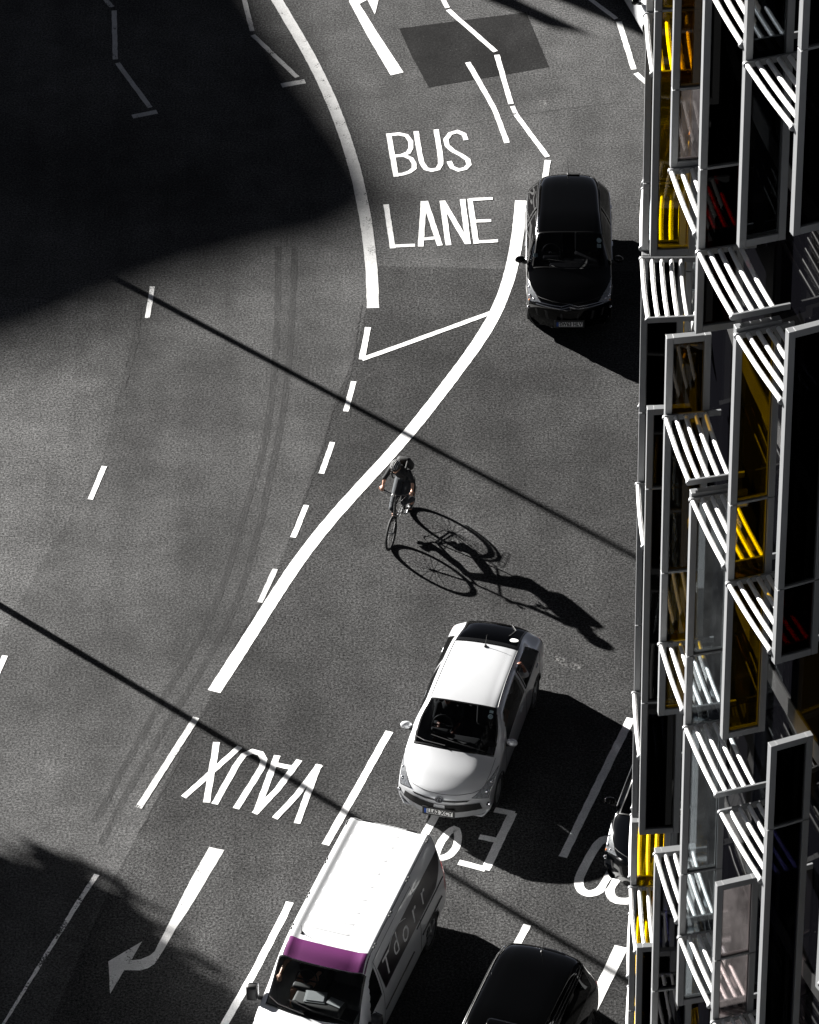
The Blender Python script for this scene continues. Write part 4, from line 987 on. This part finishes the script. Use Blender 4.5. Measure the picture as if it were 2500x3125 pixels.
    for wy in (.95, 4.15):
        for x in (.835, -.835): wheel(t, x, wy, .33, .21)
    cabin(t, .8, 4.5, .40, .54, [(1.95, (-.45, .15, .52))], 1.25, 1.18)
    b = MB(); b.box((0, 2.3, 1.1), (1.5, .03, 1.4)); b.build('bulkhead', M_INT, t)
    return t, S
VT, VS = van()
def local(o, p): return Matrix.Translation(o.location) @ Matrix.Rotation(o.rotation_euler.z, 4, 'Z') @ Vector(p)
# ------------------------------------------------------------------ people and the bicycle
def remesh(mb, name, mat, parent, vox=.012, smooth_it=4):
    """fuse overlapping tapered volumes into one continuous skin"""
    o = mb.build(name, mat, parent, smooth=True)
    md = o.modifiers.new('fuse', 'REMESH'); md.mode = 'VOXEL'; md.voxel_size = vox; md.use_smooth_shade = True
    ms = o.modifiers.new('soft', 'SMOOTH'); ms.iterations = smooth_it; ms.factor = .5
    dg = bpy.context.evaluated_depsgraph_get(); me = bpy.data.meshes.new_from_object(o.evaluated_get(dg))
    o.modifiers.clear(); o.data = me; me.name = name
    if not me.materials: me.materials.append(mat)
    me.polygons.foreach_set('use_smooth', [True] * len(me.polygons)); return o
def limb(mb, pts, rs, n=12):
    mb.tube(pts, rs, n)
    for p, r in zip(pts, rs): mb.ball(p, r, 12, 8)
def hand(mb, wrist, d, up, curl=.9, k=1.0, side=1):
    """palm, four unequal fingers in three bends and a thumb off the side of the palm"""
    d = Vector(d).normalized(); up = Vector(up); up = (up - d * up.dot(d)).normalized(); s = d.cross(up) * side
    w_ = Vector(wrist); M = Matrix((s, d, up)).transposed()
    mb.ball(w_ + d * .045 * k, (.040 * k, .055 * k, .018 * k), 14, 10, M)
    for i, L in enumerate((.074, .082, .077, .060)):
        p = w_ + d * .085 * k + s * (.029 - .0195 * i) * k; a = 0.25; P = [p]
        for seg_, fr in enumerate((.42, .33, .25)):
            a += curl * (.55, .75, .6)[seg_]; p = p + (d * math.cos(a) - up * math.sin(a)) * L * fr * k * 1.15; P.append(p)
        limb(mb, P, [.0095 * k, .009 * k, .0085 * k, .0075 * k], 8)
    p = w_ + d * .03 * k + s * .030 * k
    limb(mb, [p, p + (s * .7 + d * .6 - up * .2).normalized() * .035 * k, p + (s * .45 + d * .75 - up * .6).normalized() * .065 * k], [.013 * k, .011 * k, .009 * k], 8)
def head(mb, c, f, r=.095):
    """skull, jaw, nose, ears; f is where the face looks"""
    c = Vector(c); f = Vector(f).normalized(); s = f.cross(Vector((0, 0, 1))).normalized(); u = s.cross(f); M = Matrix((s, f, u)).transposed()
    mb.ball(c + u * .02, (.076, .098, .100), 20, 14, M); mb.ball(c + f * .022 - u * .055, (.052, .064, .062), 16, 10, M)
    mb.tube([c + f * .096 + u * .012, c + f * .120 - u * .022, c + f * .098 - u * .030], [.009, .014, .008], 8)
    mb.ball(c + f * .085 - u * .062, (.024, .012, .009), 10, 6, M); mb.ball(c + f * .078 - u * .095, (.022, .018, .016), 10, 6, M)
    for q in (-1, 1):
        mb.ball(c + s * q * .078 - u * .01, (.010, .022, .032), 10, 8, M); mb.ball(c + s * q * .032 + f * .088 + u * .022, (.017, .010, .007), 8, 6, M)
    return s, f, u
# bicycle: local axes x = rider's left, -y = forward
HB = rad(-18.1)
mid = Vector((-.174, 67.835, 0))
bk = thing('bicycle', 'black city bicycle with rear rack ridden down the sunlit lane', 'bicycle', mid, HB)
FWY, RWY, WR = -.585, .585, .345
def bwheel(y, steer=0.0, px=0.0):
    R_ = Matrix.Rotation(steer, 3, 'Z'); c = Vector((px, y, WR))
    def q(rr, a, x=0): return c + R_ @ Vector((x, rr * math.cos(a), rr * math.sin(a)))
    t_ = MB(); t_.tube([q(WR - .024, 2 * math.pi * i / 48) for i in range(48)], .025, 8, closed=True); to = t_.build('wheel', M_TYRE, bk, smooth=True)
    r = MB(); r.tube([q(WR - .052, 2 * math.pi * i / 48) for i in range(48)], .009, 6, closed=True); r.build('rim', M_SPOKE, to, smooth=True)
    s_ = MB()
    for i in range(28):
        a = 2 * math.pi * i / 28; s_.tube([q(.02, a + (.5 if i % 2 else -.5), .025 * (1 if i % 4 < 2 else -1)), q(WR - .055, a)], .0028, 4, caps=False)
    s_.build('spokes', M_SPOKE, to)
    h_ = MB(); h_.tube([c + R_ @ Vector((-.05, 0, 0)), c + R_ @ Vector((.05, 0, 0))], .022, 10); h_.build('hub', M_GALV, to)
    m_ = MB()
    return to
ST = rad(1)
bwheel(FWY, ST); bwheel(RWY)
bb = Vector((0, .13, .28)); seat_t = Vector((0, .33, .80)); hd_t = Vector((0, -.30, .84)); hd_b = Vector((0, -.36, .66)); rx = Vector((0, RWY, WR)); fxl = Vector((0, FWY, WR))
b = MB(); b.tube([bb, seat_t], .015, 8); b.tube([bb, hd_b], .018, 8); b.tube([seat_t - Vector((0, .02, .06)), hd_t], .015, 8); b.tube([hd_b - Vector((0, .01, .03)), hd_t + Vector((0, .01, .05))], .021, 10)
for sx in (-.055, .055):
    b.tube([bb + Vector((sx * .6, 0, 0)), rx + Vector((sx, 0, 0))], .009, 6); b.tube([seat_t + Vector((sx * .3, 0, -.06)), rx + Vector((sx, 0, 0))], .008, 6)
b.build('frame', M_BIKE, bk, smooth=True)
b = MB(); RS = Matrix.Rotation(ST, 3, 'Z')
for sx in (-.055, .055): b.tube([hd_b, hd_b + Vector((sx, -.015, -.05)), fxl + RS @ Vector((sx, 0, 0))], [.012, .012, .009], 8)
b.build('fork', M_BIKE, bk, smooth=True)
HC = Vector((0, -.22, 1.02))
def hp(x, y, z): return HC + RS @ Vector((x, y, z))
b = MB(); b.tube([hd_t, hd_t + Vector((0, .02, .10)), HC + Vector((0, 0, -.01))], .014, 8)
b.tube([hp(-.335, .09, -.01), hp(-.22, .03, 0), hp(-.06, -.02, -.01), hp(0, -.02, -.01), hp(.06, -.02, -.01), hp(.22, .03, 0), hp(.335, .09, -.01)], .0125, 8)
hb = b.build('handlebar', M_BIKE, bk, smooth=True)
for sx in (-1, 1):
    b = MB(); b.tube([hp(sx * .335, .09, -.01), hp(sx * .23, .035, -.002)], .017, 8); b.build('grip', M_TRIM, hb)
    b = MB(); b.tube([hp(sx * .20, .0, -.01), hp(sx * .22, -.04, -.02), hp(sx * .32, .02, -.03)], .006, 6); b.build('brake_lever', M_TRIM, hb)
    b = MB(); b.tube([hp(sx * .2, -.01, -.01), hp(sx * .13, -.13, -.05), hp(sx * .04, -.12, -.16), hp(sx * .02, -.06, -.34)], .003, 5); b.build('brake_cable', M_PLATEW if sx > 0 else M_TRIM, hb)
b = MB(); b.tube([hp(-.05, -.05, .0), hp(-.05, -.085, .0)], .026, 12); b.build('headlamp', M_PLATEW, bk, smooth=True)
b = MB(); b.rbox(seat_t + Vector((0, .05, .17)), (.15, .22, .06), .03); b.rbox(seat_t + Vector((0, -.10, .175)), (.05, .14, .045), .02); b.build('saddle', M_TRIM, bk, smooth=True)
b = MB(); b.tube([seat_t, seat_t + Vector((0, .02, .15))], .013, 8); b.build('seat_post', M_GALV, bk)
b = MB()
for sx in (-.06, .06):
    b.tube([Vector((sx, .36, .74)), Vector((sx, .42, .76)), Vector((sx, .80, .76)), Vector((sx * .6, .82, .76))], .006, 6); b.tube([Vector((sx, .66, .76)), rx + Vector((sx, .02, .03))], .005, 6); b.tube([Vector((sx, .50, .76)), rx + Vector((sx, .01, .03))], .005, 6)
b.tube([Vector((-.06, .82, .76)), Vector((.06, .82, .76))], .006, 6)
for yy in (.45, .55, .65, .75): b.tube([Vector((-.06, yy, .762)), Vector((.06, yy, .762))], .004, 6)
b.build('rear_rack', M_BIKE, bk)
b = MB(); CA = rad(20)
def crank(sx, s_): return bb + Vector((sx * .075, s_ * .17 * math.cos(CA), s_ * .17 * math.sin(CA)))
b.tube([bb + Vector((-.075, 0, 0)), bb + Vector((.075, 0, 0))], .014, 8); b.tube([bb + Vector((-.05, .09 * math.cos(6.283 * i / 24), .09 * math.sin(6.283 * i / 24))) if False else bb + Vector((-.05, .085 * math.cos(6.283 * i / 24), .085 * math.sin(6.283 * i / 24))) for i in range(24)], .006, 6, closed=True)
pl, pr = crank(1, 1), crank(-1, -1)
b.tube([bb + Vector((.075, 0, 0)), pl], .010, 6); b.tube([bb + Vector((-.075, 0, 0)), pr], .010, 6); cro = b.build('crank', M_GALV, bk)
for p_, sx in ((pl, 1), (pr, -1)):
    b = MB(); b.rbox(p_ + Vector((sx * .06, 0, 0)), (.09, .09, .02), .006); b.build('pedal', M_TRIM, cro)
b = MB()
for zz in (0, 1): b.tube([bb + Vector((-.05, -.02, .085 - .17 * zz)), rx + Vector((-.05, 0, .035 - .07 * zz))], .004, 5)
b.build('chain', M_TRIM, bk)
b = MB(); b.tube([Vector((0, RWY + .0, WR)) + Vector((0, (WR + .03) * math.cos(rad(a)), (WR + .03) * math.sin(rad(a)))) for a in range(10, 150, 10)], .022, 6, flat=.4); b.build('mudguard', M_BIKE, bk, smooth=True)

# rider
pe = thing('person', 'cyclist in black helmet, dark top, jeans and backpack leaning over the handlebars', 'person', mid, HB)
hip = Vector((0, .34, 1.02)); chest = Vector((0, .08, 1.32)); neck = Vector((-.01, .0, 1.46)); HD = Vector((-.03, -.085, 1.555))
LSh, RSh = Vector((.17, .02, 1.40)), Vector((-.17, .0, 1.40))
Lh, Rh = hp(.285, .08, .045), hp(-.29, .08, .045)
Le, Re = Vector((.250, .02, 1.18)), Vector((-.275, -.03, 1.21))
def torso(mb, g=0.0):
    limb(mb, [hip, Vector((0, .26, 1.14)), Vector((0, .16, 1.25)), chest, Vector((0, .03, 1.40))], [.125 + g, .10 + g, .105 + g, .115 + g, .10 + g], 16)
    mb.ball(Vector((.085, .035, 1.385)), (.10 + g, .09 + g, .075 + g)); mb.ball(Vector((-.085, .03, 1.385)), (.10 + g, .09 + g, .075 + g))
def leg(mb, sx, foot, g=0.0):
    kn = Vector((sx * .10, foot.y * .35 - .17, .60 + (foot.z - .22) * .8)); an = foot + Vector((sx * .0, .07, .10))
    limb(mb, [Vector((sx * .085, .30, .97)), (Vector((sx * .09, .30, .97)) + kn) / 2, kn, (kn + an) / 2 + Vector((0, .02, 0)), an], [.088 + g, .074 + g, .054 + g, .052 + g, .038 + g], 14)
    return an
Lf, Rf = pl + Vector((.06, 0, .03)), pr + Vector((-.06, 0, .03))
b = MB(); torso(b); limb(b, [neck - Vector((0, 0, .05)), neck, HD - Vector((0, .0, .06))], [.055, .05, .05])
hs, hf, hu = head(b, HD, (-.18, -.88, -.42))
for sh, el, wr, sd_ in ((LSh, Le, Lh, 1), (RSh, Re, Rh, -1)):
    dr = (wr - el).normalized(); wp = wr + Vector((0, .035, .01)); limb(b, [sh, (sh + el) / 2, el, (el + wp) / 2, wp], [.052, .044, .036, .033, .024])
    hand(b, wp, Vector((0, -1, -.35)), (0, -.3, 1), 1.35, 1.0, -sd_)
for sx, ft in ((1, Lf), (-1, Rf)):
    an = leg(b, sx, ft); limb(b, [an, ft + Vector((0, -.09, .0))], [.036, .03])
bo = remesh(b, 'body', M_SKIN, pe, .0085, 2)
b = MB(); torso(b, .010)
for sh, el in ((LSh, Le), (RSh, Re)):
    lo = el + (el - sh).normalized() * .03; limb(b, [sh, (sh + el) / 2, el, lo], [.058, .049, .043, .044])
    b.tube([lo - (el - sh).normalized() * .015, lo + (el - sh).normalized() * .02], [.050, .048], 14)
remesh(b, 'long_sleeve_top', M_TOP, pe, .012, 3)
b = MB(); b.ball(hip + Vector((0, -.01, -.03)), (.165, .15, .13), 16, 10)
for sx, ft in ((1, Lf), (-1, Rf)): leg(b, sx, ft, .014)
remesh(b, 'jeans', M_JEAN, pe, .012, 3)
for sx, ft in ((1, Lf), (-1, Rf)):
    b = MB(); limb(b, [ft + Vector((0, .10, .055)), ft + Vector((0, .02, .035)), ft + Vector((0, -.10, .02))], [.042, .042, .034]); remesh(b, 'shoe', M_SHOE, pe, .009, 3)
M3 = Matrix((hs, hf, hu)).transposed()
b = MB(); hr = random.Random(3)
b.ball(HD + hu * .03 - hf * .02, (.088, .100, .100), 16, 10, M3)
for i in range(26):
    a = HD - hf * .07 + hs * hr.uniform(-.03, .06) - hu * .02; b.tube([a, a - hf * .05 + hs * .03 - hu * .06, a - hf * .06 + hs * (.05 + hr.uniform(-.03, .03)) - hu * .17], [.014, .012, .004], 5)
b.build('hair', M_HAIR, pe, smooth=True)
b = MB(); hc = HD + hu * .045 + hf * .005
rows = []
for i in range(13):
    ph = rad(96) * i / 12; row = []
    for j in range(48):
        th = 2 * math.pi * j / 48
        lat = math.sin(ph) * math.sin(th) if False else math.sin(ph) * math.cos(th)
        rr = 1 + .05 * max(0, math.cos(9 * lat * 1.6)) * (1 if ph > .2 else .4)
        row.append(hc + M3 @ Vector((.095 * rr * math.sin(ph) * math.cos(th), .125 * rr * math.sin(ph) * math.sin(th), .102 * rr * math.cos(ph))))
    rows.append(row)
b.grid(rows, closed=True); he = b.build('helmet', M_HELM, pe, smooth=True)
b = MB()
for lx in (-.075, -.045, -.015, .018, .05, .078):
    P = []
    for i in range(9):
        a = rad(35 + 110 * i / 8); k_ = math.sqrt(max(0, 1 - (lx / .106) ** 2)); P.append(hc + M3 @ Vector((lx * .93, .131 * k_ * math.cos(a), .109 * k_ * math.sin(a))))
    b.tube(P, .0055, 6)
b.build('helmet_rib', M_HELMV, he, smooth=True)
b = MB(); 
for sx in (-1, 1): b.tube([hc + M3 @ Vector((sx * .09, .01, -.02)), HD + M3 @ Vector((sx * .07, .03, -.07)), HD + M3 @ Vector((0, .05, -.118))], .006, 5)
b.build('helmet_strap', M_TRIM, he)
bag = MB(); Mb = Matrix.Rotation(rad(38), 3, 'X')
bag.rbox(chest + Vector((.02, .235, .03)), (.28, .18, .44), .07, Mb); bag.rbox(chest + Vector((.02, .335, -.06)), (.24, .10, .26), .04, Mb)
bago = bag.build('backpack', M_BAG, None, smooth=True); bago.location = mid; bago.rotation_euler = (0, 0, HB)
tag(bago, 'black backpack on the back of the cyclist', 'backpack')
b = MB()
for sx in (-1, 1): b.tube([Vector((sx * .11, .18, 1.52)), Vector((sx * .12, .02, 1.475)), Vector((sx * .13, -.09, 1.38)), Vector((sx * .12, -.02, 1.22)), Vector((sx * .13, .12, 1.14))], .018, 8, flat=.5)
b.build('shoulder_strap', M_BAG, bago)

# passenger reaching out of the rear window of the white car and van driver
def seated(name_label, car, hips, hand_t, elbow_t, skin, hairm, cuff, side, shirt=M_TOP, hdir=(0, -1, 0), curl=.9, hd=(0, -.8, -.6)):
    p = thing('person', name_label, 'person', car.location, car.rotation_euler.z)
    h = Vector(hips); b = MB()
    limb(b, [h, h + Vector((0, .06, .22)), h + Vector((0, .10, .42))], [.14, .13, .14], 14); limb(b, [h + Vector((0, .09, .50)), h + Vector((0, .07, .60))], [.055, .05])
    hs_, hf_, hu_ = head(b, h + Vector((0, .04, .72)), (0, -1, -.1))
    sh = h + Vector((side * .18, .08, .46)); e = Vector(elbow_t); w_ = Vector(hand_t)
    limb(b, [sh, (sh + e) / 2, e, (e + w_) / 2, w_], [.055, .048, .040, .034, .025]); hand(b, w_, hd, hdir, curl, 1.0, -side)
    sh2 = h + Vector((-side * .18, .08, .46)); e2 = sh2 + Vector((-side * .05, -.10, -.25)); w2 = e2 + Vector((side * .05, -.24, .02))
    limb(b, [sh2, e2, w2], [.055, .042, .026]); hand(b, w2, (0, -1, -.2), (0, 0, 1), .6, 1.0, side)
    for sx in (-.09, .09): limb(b, [h + Vector((sx, 0, -.02)), h + Vector((sx * 1.3, -.42, .04)), h + Vector((sx * 1.2, -.55, -.22))], [.085, .06, .045])
    remesh(b, 'body', skin, p, .010, 2)
    b = MB(); limb(b, [h, h + Vector((0, .06, .22)), h + Vector((0, .10, .42))], [.155, .145, .150], 14); limb(b, [sh, (sh + e) / 2], [.068, .06]); limb(b, [sh2, e2], [.068, .055])
    if cuff: limb(b, [(sh + e) / 2, e, e + (w_ - e) * cuff], [.058, .05, .042])
    remesh(b, 'shirt', shirt, p, .013, 2)
    b = MB(); b.ball(h + Vector((0, .06, .76)), (.086, .105, .10), 14, 10); b.build('hair', hairm, p, smooth=True)
    return p
seated('passenger reaching a bare arm out of the rear window of the white car', WC, (.42, 3.10, .50), (.775, 3.04, 1.33), (.80, 3.14, 1.08), M_SKIND, M_HAIRD, .42, 1, M_SHIRT, (.8, 0, .5), .8, (-.45, .05, .85))
seated('driver behind the windscreen of the white van with forearms at the wheel', VT, (-.45, 1.95, .92), (-.79, 1.54, 1.27), (-.78, 1.76, 1.33), M_SKIN, M_HAIRD, 0, -1, M_TOP, (0, -.2, 1), .8, (.15, -1, -.3))
seated('driver in the dark cabin of the white car behind the windscreen', WC, (-.36, 1.98, .55), (-.42, 1.66, .92), (-.56, 1.80, .82), M_SKIND, M_HAIRD, .6, -1, M_TOP, (0, -.2, 1), 1.1, (.1, -1, 0))
# papers and clutter on the van dashboard
b = MB(); Mp = Matrix.Rotation(rad(9), 3, 'Z') @ Matrix.Rotation(rad(5), 3, 'X')
pp = VT.matrix_world if False else None
b.rbox((-.07, 1.26, 1.20), (.36, .25, .02), .004, Mp); b.rbox((-.07, 1.265, 1.216), (.30, .20, .014), .003, Mp)
o = b.build('clipboard', M_PAPER, None); o.location = VT.location; o.rotation_euler = VT.rotation_euler; tag(o, 'clipboard with crumpled papers on the van dashboard', 'clipboard')
b = MB(); b.rbox((.28, 1.25, 1.195), (.26, .16, .012), .003, Matrix.Rotation(rad(-12), 3, 'Z')); o = b.build('paper_sheet', M_PAPER, None); o.location = VT.location; o.rotation_euler = VT.rotation_euler; tag(o, 'grey paper sheet on the van dashboard right of the clipboard', 'paper')

# ------------------------------------------------------------------ what throws the long shadows, outside the frame to the upper left
HX, HYV = SUNV.x, SUNV.y
def toward(g, h):
    """the point h metres up whose shadow falls on ground point g"""
    return Vector((g[0] + HX / SUNV.z * h, g[1] + HYV / SUNV.z * h, h))
def windows_block(name, label, cat, outline, h, wall, floors=4):
    t = thing(name, label, cat, (sum(p[0] for p in outline) / len(outline), sum(p[1] for p in outline) / len(outline), 0))
    ox, oy = t.location.x, t.location.y; P = [(p[0] - ox, p[1] - oy) for p in outline]
    b = MB(); b.prism(P, 0, h - .4); b.build('wall', wall, t)
    b = MB(); cx = sum(p[0] for p in P) / len(P); cy = sum(p[1] for p in P) / len(P)
    b.prism([(cx + (p[0] - cx) * 1.01, cy + (p[1] - cy) * 1.01) for p in P], h - .398, h); b.build('roof', M_ROOF, t)
    fh = h / floors; wcount = 0
    for i in range(len(P)):
        a, c = Vector(P[i]), Vector(P[(i + 1) % len(P)]); L = (c - a).length
        if L < 4: continue
        d = (c - a).normalized(); nn = Vector((d.y, -d.x))
        if nn.dot((a + c) / 2 - Vector((cx, cy))) < 0: nn = -nn
        M = Matrix(((d.x, nn.x, 0), (d.y, nn.y, 0), (0, 0, 1)))
        k = int(L / 3.2)
        if i % 2 == 0 and wcount > 60: continue
        for j in range(k):
            for f_ in range(floors):
                if wcount >= 96: break
                q = a + d * (L * (j + .5) / k); z = fh * (f_ + .52)
                w_ = MB(); w_.rbox((q.x + nn.x * .03, q.y + nn.y * .03, z), (1.3, .14, fh * .55), .01, M); wo_ = w_.build('window', M_STONE, t)
                w_ = MB()
                for sx in (-.29, .29):
                    w_.box((q.x + nn.x * .105 + d.x * sx, q.y + nn.y * .105 + d.y * sx, z), (.50, .02, fh * .46), M)
                w_.build('pane', M_WIN, wo_); wcount += 1
    return t
# edge of the large shadow on the road, read off the photograph, lifted to roof height
HB1 = 32.0
sh_edge = [(-500, 930), (0, 768), (170, 712), (290, 660), (430, 602), (620, 548), (760, 520), (835, 482), (858, 452), (836, 408), (796, 345), (750, 280), (700, 212), (652, 135), (600, 55), (560, -10), (500, -140)]
roof = [toward(G(x * K, y * K), HB1) for x, y in sh_edge]
back = Vector((HX, HYV, 0)).normalized() * 22
ol = [(p.x, p.y) for p in roof] + [((roof[-1] + back * .9).x, (roof[-1] + back * .9).y), ((roof[0] + back).x, (roof[0] + back).y)]
windows_block('terrace_building', 'stone fronted building beyond the upper left whose shadow darkens the road', 'building', ol, HB1, M_STONE, 8)
HB2 = 7.5
e2 = [(1010, -6), (1028, 2), (1090, 26), (1162, 60), (1254, 75), (1190, 44), (1130, 16), (1092, -2), (1060, -30), (1120, -40), (1170, 0), (1202, 12), (1250, 32), (1302, 52), (1350, 76), (1460, 125), (1560, 170), (1700, 40), (1500, -300), (1180, -260)]  # unseen outline drawn from the wanted shadow, with an added prong for its spike
r2 = [toward(G(x * K, y * K), HB2) for x, y in e2]
windows_block('shadow_building', 'unseen brick building shaped to cast the spiked shadow at top right', 'building', [(p.x, p.y) for p in r2], HB2, M_BRICKW, 2)
def lamp_post(label, g, dist, h):
    base = Vector((g[0], g[1], 0)) + Vector((HX, HYV, 0)).normalized() * dist
    t = thing('lamp_post', label, 'lamp post', base, 0, None)
    b = MB(); b.tube([(0, 0, 0), (0, 0, 1.2), (0, 0, 1.25), (0, 0, h)], [.12, .12, .078, .072], 14); b.build('pole', M_GALV, t, smooth=True)
    b = MB(); b.tube([(0, 0, h - .1), (0, 0, h + .35), (-.4, -.2, h + .6), (-1.4, -.7, h + .7)], .045, 8); b.build('arm', M_GALV, t, smooth=True)
    b = MB(); b.rbox((-1.6, -.8, h + .68), (.7, .3, .12), .05, Matrix.Rotation(rad(27), 3, 'Z')); b.build('lamp_head', M_GALV, t, smooth=True)
lamp_post('tall galvanised lamp post whose thin shadow crosses behind the cyclist', G(300 * K, 617 * K), 6.5, 11)
lamp_post('tall galvanised lamp post whose thin shadow crosses the VAUX lettering', G(0, 1275 * K), 4.0, 11)
lr = random.Random(11)
def tree(label, g, h, R_, n=7500, spread=(1, 1, .75)):
    """broadleaf street tree: tapered trunk, limbs and a crown of small leaf faces in clumps"""
    c = toward(g, h); t = thing('street_tree', label, 'tree', (c.x, c.y, 0), 0, 'street trees left of the road')
    b = MB(); b.tube([(0, 0, 0), (.05, .02, 1.5), (-.05, .05, h * .55), (0, 0, h)], [.22, .17, .13, .05], 10)
    for i in range(9):
        a = i * 2.4; L = R_ * lr.uniform(.6, .95); z0 = h * lr.uniform(.45, .8)
        b.tube([(0, 0, z0), (math.cos(a) * L * .5, math.sin(a) * L * .5, z0 + L * .25), (math.cos(a) * L, math.sin(a) * L, z0 + L * .6)], [.08, .05, .02], 6)
    b.build('trunk', M_BARK, t, smooth=True)
    m_ = MB(); cl = []
    for i in range(46):
        v = Vector((lr.gauss(0, 1), lr.gauss(0, 1), lr.gauss(0, 1))).normalized() * R_ * lr.uniform(.35, 1.0)
        cl.append((Vector((v.x * spread[0], v.y * spread[1], v.z * spread[2] + h)), R_ * lr.uniform(.14, .27)))
    for i in range(n):
        cc, r = lr.choice(cl); p = cc + Vector((lr.gauss(0, 1), lr.gauss(0, 1), lr.gauss(0, 1))) * r * .55
        a = Vector((lr.gauss(0, 1), lr.gauss(0, 1), lr.gauss(0, 1))).normalized(); q = a.orthogonal().normalized(); s_ = lr.uniform(.10, .20)
        e_ = a.cross(q); m_.add([p - q * s_, p + e_ * s_ * .55, p + q * s_, p - e_ * s_ * .55], [(0, 1, 2, 3)])
    m_.build('crown', M_LEAF, t, fixn=False)
for i, (px, py, h, R_) in enumerate([(-40, 1960, 7.0, 2.3), (150, 2110, 6.5, 2.2), (-260, 2080, 8.0, 3.0), (-60, 2290, 7.5, 2.9), (330, 2290, 6.0, 2.1)]):
    tree(['leafy tree nearest the lamp post left of the road', 'rounded low tree beside the lower left kerb', 'largest spreading tree far left of the road', 'tall tree below the others at lower left', 'lowest small tree at the bottom left corner'][i], G(px * K, py * K), h, R_)
